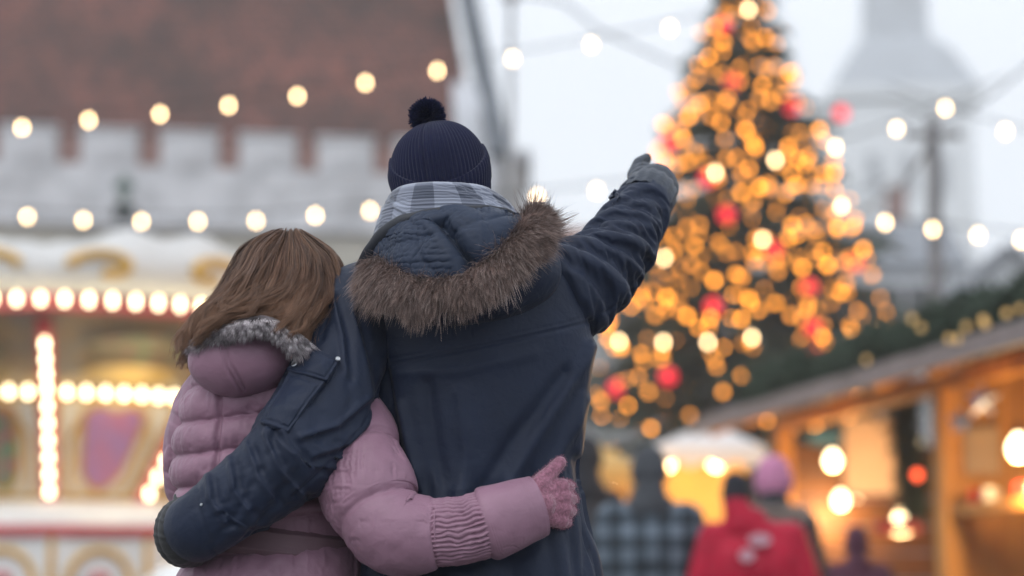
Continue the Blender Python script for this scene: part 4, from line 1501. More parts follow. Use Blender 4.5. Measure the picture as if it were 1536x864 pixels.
def hat_pt(a, h, extra):
    k = np.clip(h / HZ, -1, 1)
    r = np.where(h > 0, np.sqrt(np.maximum(0, 1 - np.abs(k) ** 2.35)) ** .92, 1 - .35 * k * k)
    x, y = -(HX * r + extra * np.minimum(1, r * 6)) * np.sin(a), -(HY * r + extra * np.minimum(1, r * 6)) * np.cos(a)
    return HC + x[..., None] * bx + y[..., None] * by + h[..., None] * ax


nr = 72
a = np.linspace(0, 2 * np.pi, nr * 7, endpoint=False)[None] * np.ones((72, 1))
u = np.linspace(0.0, 1, 72)[:, None]
h = HZ * np.cos(u * np.pi * .62) * np.ones_like(a)
h = np.minimum(h, HZ * .9995)
ribs = (np.abs(np.cos(a * nr / 2)) ** .7 - .5) * .0046
wob = .0035 * vnoise(np.stack([np.sin(a) * 2, np.cos(a) * 2, h * 14], -1), 5)
sm = -.004 * np.exp(-(((a - .28 + np.pi) % (2 * np.pi) - np.pi) / .035) ** 2) - .004 * np.exp(-(((a - .28) % (2 * np.pi) - np.pi) / .035) ** 2) - .003 * np.exp(-(((a - 1.85 + np.pi) % (2 * np.pi) - np.pi) / .035) ** 2) - .003 * np.exp(-(((a + 1.29 + np.pi) % (2 * np.pi) - np.pi) / .035) ** 2)
hat = link('bobble_hat', grid_mesh('bobble_hat', hat_pt(a, h, ribs + wob + sm), cap0=True), M['hat'], man)
a = np.linspace(0, 2 * np.pi, nr * 7, endpoint=False)[None] * np.ones((26, 1))
ca = np.cos(a)
top = (272 - (232 + np.where(ca > 0, 66, 22) * ca)) / 718.0 + .01
t = np.linspace(0, 1, 26)[:, None]
hh = top + .001 - .068 * np.clip((t - .12) / .88, 0, 1)
prof = .000 + .0062 * np.clip(np.sin(np.pi * np.clip(t, 0, 1) ** .5 * .93), 0, 1) ** .6
ribs = (np.abs(np.cos(a * nr / 2)) ** .7 - .5) * .0048
link('hat_cuff', grid_mesh('hat_cuff', hat_pt(a, hh, prof + ribs * np.minimum(1, t * 8) + .002 * vnoise(np.stack([np.sin(a) * 3, np.cos(a) * 3, t * 3 * np.ones_like(a)], -1), 8))), M['hat'], hat)
pc = Q(641, 174, -.01)
n = 5200
d = nrm(rng.normal(size=(n, 3)))
Ls = .0355 * rng.uniform(.82, 1.07, (n, 1, 1)) * (1 + .07 * vnoise(d * 3, 3)[:, None, None])
tt = np.linspace(.35, 1, 6)[None, :, None]
S = pc + d[:, None] * Ls * tt + nrm(rng.normal(size=(n, 1, 3))) * .006 * tt ** 3
pom = capsule_blob('pompom', [(pc, .026, pc + np.array([.001, 0, .001]), .026)], .004, M['hat'], hat, 2)
strands('pompom_yarn', S, .0010, M['yarn'], hat, tip=.7)

# raised glove: a fist with the first finger stretched out towards the tree
def G(px, py, dy): return Q(px, py, dy)
def GR(px, py, dy): return Q(px, py, dy * .85 - .085)
fist = [(GR(972, 296, .40), .046, GR(984, 276, .46), .048), (GR(966, 272, .47), .036, GR(996, 282, .47), .034), (GR(966, 262, .50), .029, GR(998, 275, .51), .028)]
for i, (x, y) in enumerate([(960, 256), (974, 259), (988, 266), (1001, 277)]):
    r = [.0140, .0140, .0134, .0124][i]
    if i == 0:
        fist += [(GR(x, y, .50), .0150, GR(x + 2, y - 8, .55), .0142), (GR(x + 2, y - 8, .55), .0140, GR(x + 10, y - 17, .64), .0115)]
    else:
        fist += [(GR(x, y, .50), r * 1.1, GR(x + 5, y - 5, .55), r), (GR(x + 5, y - 5, .55), r, GR(x + 5, y + 16, .58), r * .95), (GR(x + 5, y + 16, .58), r * .95, GR(x - 2, y + 24, .55), r * .85)]
fist += [(GR(954, 280, .46), .018, GR(950, 262, .50), .0150), (GR(950, 262, .50), .0148, GR(958, 244, .53), .0132), (GR(958, 244, .53), .0132, GR(970, 237, .56), .0115)]
gl = capsule_blob('glove', fist, .0032, M['glove_navy'], man, 3)
gc = np.array([[*GR(968, 303, .37), .058, .054], [*GR(975, 291, .40), .059, .054], [*GR(979, 284, .425), .056, .05]])
XG = tube_grid(gc, 20, 60)
XG = XG + grid_normals(XG) * (.0016 * np.sin(np.arange(60) * 2 * np.pi / 60 * 14)[None, :, None])
link('glove_cuff', grid_mesh('glove_cuff', up2(XG)), M['glove_navy'], gl)

from mathutils.bvhtree import BVHTree
bpy.context.view_layer.update()
bvh = BVHTree.FromObject(gl, bpy.context.evaluated_depsgraph_get())
cam0 = Vector((0, 0, CAMZ))
for ln in [[(957, 286), (958, 270), (961, 254)], [(968, 286), (970, 268), (974, 252)], [(981, 290), (986, 272), (992, 257)], [(994, 298), (1000, 283), (1006, 268)], [(948, 276), (964, 266), (986, 270), (1008, 284)], [(962, 250), (966, 240), (975, 233)]]:
    pts = []
    for x, y in cat(np.array([(*p, 0.) for p in ln]), 9)[:, :2]:
        d = Vector(GR(x, y, .4)) - cam0
        hit, nn_, _, _ = bvh.ray_cast(cam0, d.normalized())
        if hit is not None: pts.append(np.array(hit) + np.array(nn_) * .0002)
    if len(pts) > 4:
        link('seam', cable_mesh('seam', pts, .0013, 5), M['glove_black'], gl)

# the other glove, hooked round the woman's side
gb = [(G(300, 792, -.19), .045, G(274, 798, -.12), .046), (G(274, 780, -.11), .036, G(272, 818, -.11), .034), (G(268, 785, -.06), .030, G(270, 822, -.06), .028)]
for i, y in enumerate((772, 790, 808, 824)):
    r = [.0125, .013, .0125, .0115][i]
    gb += [(G(268, y, -.06), r * 1.15, G(262, y + 2, .0), r), (G(262, y + 2, 0), r, G(266, y + 4, .05), r), (G(266, y + 4, .05), r, G(284, y + 5, .085), r * .85)]
gb += [(G(278, 765, -.10), .017, G(270, 748, -.05), .015), (G(270, 748, -.05), .015, G(272, 738, .0), .012)]
g2 = capsule_blob('glove', gb, .0045, M['glove_black'], man, 5)
gc = np.array([[*G(300, 789, -.195), .066, .059], [*G(284, 797, -.165), .0695, .061], [*G(273, 800, -.136), .067, .057], [*G(268, 801, -.112), .056, .048]])
XG = tube_grid(gc, 44, 90)
tt = np.linspace(0, 1, 44)[:, None]
XG = XG + grid_normals(XG) * (.0022 * np.abs(np.sin(tt * np.pi * 3.5)) + .0012 * np.cos(np.arange(90) * 2 * np.pi / 90 * 13)[None] ** 8)[..., None]
link('glove_cuff', grid_mesh('glove_cuff', up2(XG)), M['glove_black'], g2)

# ------------------------------------------------------------------ the woman
woman = thing('person', 'person with brown hair in mauve padded jacket, arm around the back of the navy parka', 'person', tuple(Q(405, 910, 0) * np.array([1, 1, 0])))
body(woman, Q(432, 432, .0), 0.088, Q(412, 515, 0), Q(340, 590, 0), Q(490, 590, 0), Q(405, 660, 0), Q(405, 880, 0),
     [[(Q(340, 590, 0), .05), (Q(308, 730, .06), .04), (Q(390, 740, .19), .03)],
      [(Q(490, 590, 0), .05), (Q(565, 780, -.205), .04), (Q(765, 770, -.228), .026)]], [(-.09, .0), (.09, .0)])
trousers(woman, Q(405, 905, 0), [(-.09, 0), (.09, 0)], M['denim'], .085)

rows = [(508, 362, 455, .07, 0.0), (530, 326, 490, .10, 0), (556, 302, 518, .122, 0), (600, 286, 535, .138, 0), (650, 274, 540, .143, 0), (700, 268, 535, .144, 0), (745, 272, 522, .138, 0), (785, 288, 532, .126, 0),
        (815, 296, 534, .122, 0), (850, 284, 540, .136, 0), (900, 270, 545, .156, 0), (1000, 255, 560, .168, 0), (1080, 252, 565, .165, 0)]
NV = 190
X0 = section_grid(rows, NV, 180, power=2.3)
pyc = PIX(X0)[..., 1]
pxc = PIX(X0)[..., 0]
lines_py = [577, 628, 676, 724, 768, 790, 836, 905, 960, 1015, 1070]
lv = pyc + (pxc - 330) * .14
tq = np.zeros_like(pyc)
edge = np.full_like(pyc, 99.)
for p0, p1 in zip([500] + lines_py, lines_py + [1100]):
    k = (lv >= p0) & (lv < p1)
    f = np.clip((lv - p0) / (p1 - p0), 0, 1)
    amp_ = .004 if p0 in (790,) else .017
    tq = np.where(k, amp_ * (np.sin(np.pi * f) ** .55), tq)
    edge = np.where(k, np.minimum(lv - p0, p1 - lv), edge)
ctr = np.abs(pxc - (334 - (pyc - 600) * .06))
tq = tq - .006 * np.exp(-(ctr / 3.5) ** 2) * (grid_normals(X0)[..., 1] < 0) * (pyc < 790)
X0 = X0 + grid_normals(X0) * tq[..., None]
att = .010 + .10 * np.exp(-(edge / 2.2) ** 2)
XW = relax(X0, 1.07, 1.02, att, 110, inner=.008, outer=.010, seed=51, amp=.005, freq=34, bend=.2)
XW = up2(XW)
XW = seam(XW, [[(334, 560), (331, 620), (327, 680), (322, 760)]], .004, 2.2)
jw = link('jacket', grid_mesh('jacket', XW), M['mauve'], woman)
thicken(jw, .006)

# belt
DW = section_grid(rows, 500, 180, power=2.3)
pb = PIX(DW)[..., 1]
k0, k1 = np.argmin(np.abs(pb[:, 0] - 792)), np.argmin(np.abs(pb[:, 0] - 838))
XBt = DW[k0:k1 + 1][::max(1, (k1 - k0) // 18)].copy()
nn = grid_normals(XBt)
m_ = len(XBt)
tt = np.linspace(0, 1, m_)[:, None]
slope = -.055 * (XBt[..., 0] - XBt[..., 0].mean())
XBt[..., 2] -= slope * -2.2
XBt = XBt + nn * (.015 * np.minimum(1, np.minimum(tt, 1 - tt) * 6 + .2))[..., None]
XBt = relax(XBt, 1.02, 1.06, .02, 60, inner=.004, outer=.008, seed=3, amp=.004, freq=20)
link('belt', grid_mesh('belt', up2(XBt)), M['belt'], jw)

# sleeve around the man's back, in padded sections
v = np.linspace(0, 1, 150)[:, None]
qs_ = [0.0, .20, .46, .74, 1.0]


def baffle(X):
    vv = np.linspace(0, 1, X.shape[0])[:, None] + .02 * np.sin(np.arange(X.shape[1]) * 2 * np.pi / X.shape[1] + 1)[None]
    o = np.zeros(X.shape[:2])
    for a0, a1 in zip(qs_[:-1], qs_[1:]):
        k = (vv >= a0) & (vv < a1)
        o = np.where(k, .017 * np.sin(np.pi * np.clip((vv - a0) / (a1 - a0), 0, 1)) ** .5 - .008, o)
    return X + grid_normals(X) * o[..., None]


ed_ = np.min([np.abs(v - q) for q in qs_], 0)
attw = .008 + .12 * np.exp(-(ed_ / .012) ** 2)
_, XA = sleeve('sleeve', [(462, 578, -.02, .078), (505, 628, -.08, .088), (540, 695, -.155, .089), (562, 765, -.212, .087), (602, 800, -.235, .076), (657, 799, -.24, .068)], 150, 120, 1.07, 1.05, attw, 61, jw, M['mauve'],
               inner=.008, outer=.012, amp=.005, freq=30, bend=.25, pre=baffle, iters=120)
# left sleeve, forward round the man's front
sleeve('sleeve', [(352, 572, .0, .075), (318, 620, .02, .082), (303, 690, .05, .082), (308, 735, .09, .075), (350, 752, .16, .068), (400, 745, .21, .058)], 120, 90, 1.05, 1.05,
       .008 + .1 * np.exp(-(np.min([np.abs(np.linspace(0, 1, 120)[:, None] - q) for q in (.25, .5, .75)], 0) / .015) ** 2), 62, jw, M['mauve'], inner=.008, outer=.010, amp=.005, freq=30, bend=.25, iters=90)
capsule_blob('glove', [(Q(400, 745, .21), .032, Q(430, 742, .23), .034)] + [(Q(430, 732 + 8 * i, .23), .0115, Q(455, 731 + 8 * i, .225), .011) for i in range(4)] + [(Q(455, 731 + 8 * i, .225), .011, Q(468, 733 + 8 * i, .20), .0095) for i in range(4)]
             + [(Q(412, 728, .22), .014, Q(430, 712, .22), .011)], .005, M['pink_knit'], woman, 4)
# gathered wrist band
XK0 = tube_grid(sleeve_ctrl([(648, 799, -.24, .066), (668, 798, -.242, .066), (695, 795, -.243, .0655), (722, 788, -.242, .065), (742, 782, -.24, .064)], .9), 60, 220)
a_ = np.arange(220) * 2 * np.pi / 220
ph = 20 * a_[None] + 1.3 * vnoise(np.stack([np.arange(60)[:, None] * .12 + 0 * a_[None], a_[None] * 3 + 0 * np.arange(60)[:, None], np.zeros((60, 220))], -1), 4)
XK = XK0 + grid_normals(XK0) * (.0048 * (np.abs(np.cos(ph)) ** .8 - .5) * (1 + .6 * vnoise(XK0 * 30, 9)) + .0016 * vnoise(XK0 * 110, 5))[..., None]
link('wrist_gathers', grid_mesh('wrist_gathers', up2(XK)), M['mauve'], jw)
# cuff
v = np.linspace(0, 1, 60)[:, None]
_, XC = sleeve('cuff', [(722, 789, -.24, .062), (732, 786, -.24, .074), (755, 778, -.238, .072), (780, 768, -.232, .067), (807, 759, -.222, .062)], 60, 110, 1.02, 1.05, .02 + .2 * np.exp(-((v - 1) / .04) ** 2), 71, jw, M['mauve'], inner=.007, outer=.009, amp=.005, freq=22, bend=.4, iters=90, flat=.85)
# mauve wool glove gripping the man's side
pg = [(Q(790, 758, -.205), .036, Q(812, 757, -.19), .030)] + [(Q(800, 742 + 9 * i, -.195), .024, Q(x_, y_, -.158), .0165) for i, (x_, y_) in enumerate([(843, 729), (847, 746), (847, 764), (842, 781)])]
for i, (x, y) in enumerate([(846, 728), (850, 746), (850, 765), (845, 782)]):
    r = [.0135, .0138, .0132, .0122][i]
    pg += [(Q(x - 4, y, -.155), r * 1.05, Q(x + 4, y + 1, -.12), r), (Q(x + 4, y + 1, -.12), r, Q(x + 8, y + 3, -.075), r * .95), (Q(x + 8, y + 3, -.075), r * .95, Q(x + 10, y + 4, -.04), r * .85)]
pg += [(Q(800, 738, -.195), .024, Q(817, 718, -.18), .0185), (Q(817, 718, -.18), .0172, Q(840, 694, -.165), .0135)]
gp = capsule_blob('glove', pg, .0030, M['pink_knit'], woman, 7)

bpy.context.view_layer.update()
dg = bpy.context.evaluated_depsgraph_get()
ev = gp.evaluated_get(dg)
me_ = ev.to_mesh()
GV = np.array([v.co for v in me_.vertices])
GN = np.array([v.normal for v in me_.vertices])
ev.to_mesh_clear()
k = rng.integers(0, len(GV), 9000)
d = nrm(GN[k] + rng.normal(0, .5, (9000, 3)))
S = (GV[k] + rng.normal(0, .0012, (9000, 3)) - GN[k] * .0005)[:, None] + d[:, None] * (rng.uniform(.002, .0065, (9000, 1, 1)) * np.linspace(0, 1, 4)[None, :, None])
strands('wool_fuzz', S, .00022, strand_material('pink_wool_fuzz', [(0, (.36, .155, .215)), (1, (.50, .25, .32))], .3, .9, .1), gp)

# hood
XW2 = ellipsoid_grid(Q(366, 536, -.145), .114, .088, .080, tilt=R(8), power=2.2)
XW2 = relax(XW2, 1.03, 1.03, .015, 80, inner=.008, outer=.012, seed=19, amp=.006, freq=16)
XW2 = up2(XW2)
XW2 = seam(XW2, [[(331, 492), (333, 525), (340, 552), (362, 588)], [(335, 492), (338, 522), (346, 548), (368, 585)]], .005, 2.0)
hw = link('hood', grid_mesh('hood', XW2), M['mauve'], woman)
fc = []
for p, f in zip([(300, 522, -.13), (318, 506, -.185), (352, 492, -.23), (400, 488, -.245), (438, 506, -.23), (462, 534, -.18)],
                [(-.5, -.3, -.5), (-.35, -.5, -.7), (-.1, -.6, -.75), (.1, -.6, -.75), (.3, -.5, -.75), (.5, -.3, -.7)]):
    fc.append([*Q(*p), *f])
fc = np.array(fc)
XB = tube_grid(np.concatenate([fc[:, :3], np.full((6, 2), .018)], 1), 70, 20)
XB = XB + grid_normals(XB) * (.003 * vnoise(XB * 50, 8))[..., None]
link('fur_trim', grid_mesh('fur_trim', XB, cap0=True, cap1=True), material('silver_fur_backing', (0.10, 0.085, 0.09), 0.95, var=.6, vscale=90.0, bump=.6, bscale=140.0), hw)
S, tone = fur(fc, 14000, .042, .014, 15, spread=.45, nclump=240, clump=.85, noise=.18, droop=.15, half=np.array([0, -1, .3]))
strands('fur_hairs', S, rng.uniform(.0003, .0006, len(S)), M['fur_woman'], hw, tone=tone)

# hair
guides = [
    [(414, 352, .05), (362, 385, .07), (340, 430, .06), (318, 470, .05), (300, 500, .04), (292, 525, .03), (286, 545, .02)],
    [(415, 347, 0), (372, 366, .0), (347, 400, 0), (322, 440, -.02), (293, 470, -.06), (277, 498, -.09), (276, 532, -.10)],
    [(420, 346, -.03), (383, 366, -.06), (361, 400, -.09), (338, 438, -.13), (308, 470, -.17), (288, 498, -.18), (281, 528, -.17)],
    [(425, 346, -.04), (397, 370, -.09), (377, 408, -.14), (350, 442, -.19), (325, 468, -.225), (303, 492, -.235), (290, 514, -.22)],
    [(430, 346, -.05), (415, 375, -.10), (400, 412, -.155), (376, 440, -.205), (352, 462, -.24), (332, 478, -.255), (316, 492, -.25)],
    [(436, 346, -.05), (435, 380, -.11), (430, 418, -.16), (412, 446, -.205), (392, 464, -.24), (372, 474, -.25), (350, 470, -.25)],
    [(440, 346, -.05), (455, 380, -.11), (459, 418, -.16), (448, 446, -.20), (430, 464, -.235), (412, 474, -.25), (398, 472, -.25)],
    [(445, 346, -.05), (475, 378, -.09), (486, 415, -.13), (478, 448, -.18), (460, 478, -.22), (448, 502, -.24), (446, 522, -.235)],
    [(448, 347, -.03), (490, 378, -.06), (503, 415, -.09), (497, 450, -.13), (480, 485, -.18), (464, 512, -.21), (456, 536, -.21)],
    [(450, 348, 0), (495, 376, 0), (512, 410, -.01), (509, 450, -.05), (498, 490, -.10), (484, 520, -.14), (472, 545, -.15)],
    [(455, 352, .05), (500, 390, .06), (514, 440, .05), (508, 500, .03), (498, 540, .02), (492, 560, .01), (488, 575, .0)]]
K = 16
GD = np.array([cat(np.array([Q(*p) for p in g]), K) for g in guides])
n, ncl = 26000, 300


def on_guides(q, dep):
    i = np.clip(q.astype(int), 0, len(GD) - 2)
    f = (q - i)[:, None, None]
    S = GD[i] * (1 - f) + GD[i + 1] * f
    c = Q(428, 445, .0)
    w = np.linspace(0, 1, K)[None, :, None]
    return S + (c - S) * dep[:, None, None] * (1 - .55 * w)


qc = rng.uniform(0, len(GD) - 1, ncl)
dc = rng.uniform(-.03, .20, ncl)
ic = rng.integers(0, ncl, n)
q = np.clip(qc[ic] + rng.normal(0, .085, n), 0, len(GD) - 1.001)
dep = np.clip(dc[ic] + rng.normal(0, .02, n), -.05, .26)
S = on_guides(q, dep)
Cc = on_guides(np.clip(qc, 0, len(GD) - 1.001), dc)[ic]
w = np.linspace(0, 1, K)[None, :, None]
S = S + (Cc - S) * rng.uniform(.35, .9, (n, 1, 1)) * w ** .9
ph = rng.uniform(0, 6.28, (ncl, 3))[ic]
fr = rng.uniform(6, 13, ncl)[ic][:, None]
am = rng.uniform(.004, .021, ncl)[ic][:, None]
tt = np.linspace(0, 1, K)[None]
wave = np.stack([np.sin(tt * fr + ph[:, :1]), np.sin(tt * fr * .9 + ph[:, 1:2]), .5 * np.sin(tt * fr * 1.1 + ph[:, 2:3])], -1) * (am * tt ** .9)[..., None]
fz = nrm(rng.normal(size=(n, 1, 3))) * (rng.exponential(.0036, (n, 1, 1)) * w ** 1.2)
big_ = np.stack([np.sin(tt * 8.5 + q[:, None] * 1.9 + 1.0), np.sin(tt * 7.0 + q[:, None] * 2.6), .6 * np.sin(tt * 8.0 + q[:, None] * 2.2 + 2.0)], -1) * (.013 * tt ** 1.6)[..., None]
nz = np.stack([vnoise(S * 26 + k * 9.7, 30 + k) for k in range(3)], -1) * .008 * w + np.stack([vnoise(S * 75 + k * 5.3, 40 + k) for k in range(3)], -1) * .0030 * (w + .25)
S = S + wave + fz + big_ + nz
ln = np.clip(rng.normal(.92, .11, n), .6, 1.0)
s0 = rng.uniform(0, .38, n)[:, None] ** 1.4
idx = np.minimum(s0 + np.linspace(0, 1, K)[None] * (ln[:, None] - s0), 1.0) * (K - 1)
i0 = np.minimum(idx.astype(int), K - 2)
f = (idx - i0)[..., None]
S = np.take_along_axis(S, i0[..., None].repeat(3, -1), 1) * (1 - f) + np.take_along_axis(S, (i0 + 1)[..., None].repeat(3, -1), 1) * f
hairo = capsule_blob('hair', [(Q(430, 436, .0), .098, Q(430, 420, .0), .096), (Q(415, 440, -.02), .085, Q(352, 472, -.10), .050), (Q(352, 472, -.10), .05, Q(305, 498, -.10), .026), (Q(420, 450, -.04), .08, Q(400, 470, -.12), .06), (Q(455, 450, -.02), .075, Q(472, 505, -.10), .040)], .008, M['scalp'], woman, 4)
strands('hair_strands', S, rng.uniform(.00028, .0005, n), M['hair'], hairo, tip=.35, tone=np.clip(.65 * rng.uniform(0, 1, ncl)[ic] + .35 * rng.uniform(0, 1, n), 0, 1))
# a few loose hairs
m_ = 700
S2 = S[rng.choice(n, m_)] + nrm(rng.normal(size=(m_, 1, 3))) * rng.uniform(.005, .030, (m_, 1, 1)) * w ** .7
strands('stray_hairs', S2, .0003, M['hair'], hairo)


# ================================================================== market stall at the right
SF, SN = W(1060, 640, 22.8), W(1536, 498, 15.0)     # far and near points of the eaves edge
A_ = nrm((SN - SF) * V3(1, 1, 0))
N_ = V3(-A_[1], A_[0], 0)
if N_[0] < 0: N_ = -N_
ZE = 2.60


def ST(a, n, z): return V3(SF[0], SF[1], 0) + A_ * a + N_ * n + V3(0, 0, z)


def wood(name, c, c2):
    return material(name, c, .6, vscale=3.0, color2=c2, bump=.25, bscale=30.0, stretch=(6, 6, .8))


M['pine'] = wood('honey_pine', (.56, .27, .062), (.38, .155, .034))
M['pine_d'] = wood('dark_stained_pine', (.16, .065, .022), (.09, .035, .014))
M['fascia'] = wood('weathered_grey_board', (.26, .22, .22), (.17, .14, .14))
M['shingle'] = material('dark_roof_felt', (.05, .045, .045), .9, var=.3, bump=.3)
M['garland'] = material('fir_garland_needles', (.028, .052, .030), .75, var=.4, vscale=12.0)
stall = thing('market_stall', 'honey coloured wooden market stall with overhanging roof and lit interior', 'stall', tuple(ST(3, .8, 0)))
LEN = 11.5
sl = math.tan(R(24))
DEP = 3.2
OV = .75
# floor, plinth, counters
slab('floor', [ST(0, OV, .12), ST(LEN, OV, .12), ST(LEN, DEP, .12), ST(0, DEP, .12)][::-1], .12, M['pine_d'], stall)
# soffit boards run along the stall, each its own board, lying on rafters
nbd = 9
for i in range(nbd):
    n0 = .03 + i * (DEP / 2 + .3) / nbd
    n1 = n0 + (DEP / 2 + .3) / nbd - .012
    slab('roof_board', [ST(-.25, n0, ZE + n0 * sl), ST(LEN, n0, ZE + n0 * sl), ST(LEN, n1, ZE + n1 * sl), ST(-.25, n1, ZE + n1 * sl)], .03, M['pine'], stall)
nr_ = DEP / 2 + .35
slab('roof', [ST(-.3, -.03, ZE + .045 - .03 * sl), ST(LEN, -.03, ZE + .045 - .03 * sl), ST(LEN, nr_, ZE + .045 + nr_ * sl), ST(-.3, nr_, ZE + .045 + nr_ * sl)], -.03, M['shingle'], stall)
slab('roof', [ST(-.3, nr_ + .004, ZE + .045 + nr_ * sl), ST(LEN, nr_ + .004, ZE + .045 + nr_ * sl), ST(LEN, 2 * nr_, ZE + .045), ST(-.3, 2 * nr_, ZE + .045)], -.03, M['shingle'], stall)
beam('fascia_board', ST(-.3, -.055, ZE - .01), ST(LEN, -.055, ZE - .01), .035, .15, M['fascia'], stall)
for k in range(10):
    a = .1 + k * 1.2
    beam('rafter', ST(a, .0, ZE - .075), ST(a, nr_ - .2, ZE - .075 + (nr_ - .2) * sl), .07, .11, M['pine'], stall)
beam('wall_plate', ST(-.1, OV, ZE - .20 + OV * sl - .12), ST(LEN, OV, ZE - .20 + OV * sl - .12), .12, .14, M['pine'], stall)
zpl = ZE + OV * sl - .25
for a, w in ((.0, .14), (4.45, .22), (6.55, .12), (8.9, .2)):
    beam('post', ST(a, OV, 0), ST(a, OV, zpl - .07), w, .16, M['pine'], stall, up=tuple(N_))
# near bay: rails, small mullions and boarding
beam('rail', ST(4.56, OV, 1.62), ST(LEN, OV, 1.62), .08, .09, M['pine'], stall)
for a in (5.55, 7.6):
    beam('mullion', ST(a, OV, 1.0), ST(a, OV, 1.575), .07, .08, M['pine'], stall)
for k in range(22):
    a0 = 4.6 + k * .31
    beam('wall_board', ST(a0, OV + .02, .14), ST(a0, OV + .02, .98), .295, .03, M['pine'], stall, up=tuple(N_))
for k in range(14):
    a0 = .22 + k * .31
    beam('counter_board', ST(a0, OV + .02, .14), ST(a0, OV + .02, .92), .295, .03, M['pine_d'], stall, up=tuple(N_))
slab('counter_top', [ST(.0, OV - .2, .97), ST(0, OV + .5, .97), ST(4.3, OV + .5, .97), ST(4.3, OV - .2, .97)][::-1], .045, M['pine_d'], stall, .005)
# back wall boards and far end boards
for k in range(10):
    z0 = .14 + k * .255
    beam('back_board', ST(0, DEP - .05, z0 + .12), ST(LEN, DEP - .05, z0 + .12), .03, .245, M['pine_d'], stall)
for k in range(9):
    z0 = .14 + k * .255
    beam('end_board', ST(.0, OV + .1, z0 + .12), ST(.0, DEP - .1, z0 + .12), .03, .245, M['pine_d'], stall)
for z in (1.35, 1.8):
    slab('shelf', [ST(.2, DEP - .5, z), ST(4.2, DEP - .5, z), ST(4.2, DEP - .1, z), ST(.2, DEP - .1, z)], .03, M['pine'], stall)
slab('partition', [ST(4.45, OV + .1, .13), ST(4.45, DEP - .1, .13), ST(4.45, DEP - .1, zpl), ST(4.45, OV + .1, zpl)], .03, M['pine'], stall)

# fir garland on the eaves
gr = thing('fir_garland', 'thick dark fir garland with tiny lights along the stall roof edge', 'garland', tuple(ST(5, 0, ZE)))
gv, gf = [], []
rg = np.random.default_rng(3)
for i in range(9000):
    a = rg.uniform(1.2, LEN)
    th = rg.uniform(0, 6.283)
    r = .17 * math.sqrt(rg.uniform(.1, 1)) * (1 + .25 * math.sin(a * 3.1))
    c = ST(a, .10 + r * math.cos(th) * .9, ZE + .20 + r * math.sin(th))
    d = nrm(rg.normal(size=3) + N_ * math.cos(th) * .8 + V3(0, 0, math.sin(th)))
    s = nrm(np.cross(d, rg.normal(size=3))) * .018
    k = len(gv)
    gv += [c - s, c + s, c + d * rg.uniform(.08, .15)]
    gf.append((k, k + 1, k + 2))
link('fir_twigs', mesh_np('fir_twigs', gv, gf, smooth=False), M['garland'], gr)
gcore = cable_mesh('core', [ST(a, .10, ZE + .20 + .02 * math.sin(a * 2)) for a in np.linspace(1.2, LEN, 14)], .07, 8)
link('core', gcore, M['garland'], gr)
gb_ = fb.copy()
gb_.materials.clear()
gb_.materials.append(emitter('garland_light_glass', (1.0, .62, .22), .4))
for px, py in [(1368, 478), (1437, 508), (1450, 490), (1475, 480), (1478, 486), (1510, 470), (1424, 508), (1382, 492), (1530, 462), (1300, 540)]:
    dd = np.array([W(px, py, 1.0) - V3(0, 0, CAMZ)])[0]
    num, den = (V3(SF[0], SF[1], 0)) @ N_, dd @ N_
    t_ = (num - .08) / den
    put('light', gb_, None, gr, V3(0, 0, CAMZ) + dd * t_, scale=(.62, .62, .62))

# lamps in the stall
lamp_me = lathe('bulb', [(.001, -.075), (.03, -.07), (.055, -.045), (.065, -.01), (.06, .02), (.042, .05), (.024, .07), (.02, .085)], 14)
lamp_me.materials.append(M['bulb_lamp'])
lsock = lathe('socket', [(.024, .08), (.026, .085), (.026, .13), (.012, .14)], 10)
lsock.materials.append(M['socket'])


def hanging_lamp(label, px, py, Y, ztop_, power=0, me=lamp_me, scale=1.0, shade=False, group='bare bulbs hanging in the stalls'):
    p = W(px, py, Y)
    t = thing('hanging_lamp', label, 'lamp', tuple(p), group)
    put('bulb', me, None, t, p, scale=(scale,) * 3)
    put('socket', lsock, None, t, p, scale=(scale,) * 3)
    link('cord', cable_mesh('cord', [p + V3(0, 0, .13 * scale), V3(p[0], p[1], (p[2] + ztop_) / 2), V3(p[0], p[1], ztop_)], .006), M['black_rubber'], t)
    if power:
        l = bpy.data.lights.new('lamp_glow', 'POINT')
        l.energy, l.color, l.shadow_soft_size = power, (1, .62, .26), .07 * scale
        o = bpy.data.objects.new('lamp_glow', l)
        col.objects.link(o)
        o.location = tuple(p + V3(0, 0, -.16 * scale))
        o.parent = t
        o.matrix_parent_inverse = parent_inv(t)
    return t


def stall_Y(px, n):
    """distance of the plane n metres inside the stall under a pixel column"""
    u = (px - 768) / FPX
    num = V3(SF[0], SF[1], 0) @ N_ + n
    return num / (V3(u / math.cos(PITCH), 1, 0) @ N_)


def sY(px, py, n):
    dd = W(px, py, 1.0) - V3(0, 0, CAMZ)
    return (V3(SF[0], SF[1], 0) @ N_ + n) / (dd @ N_)


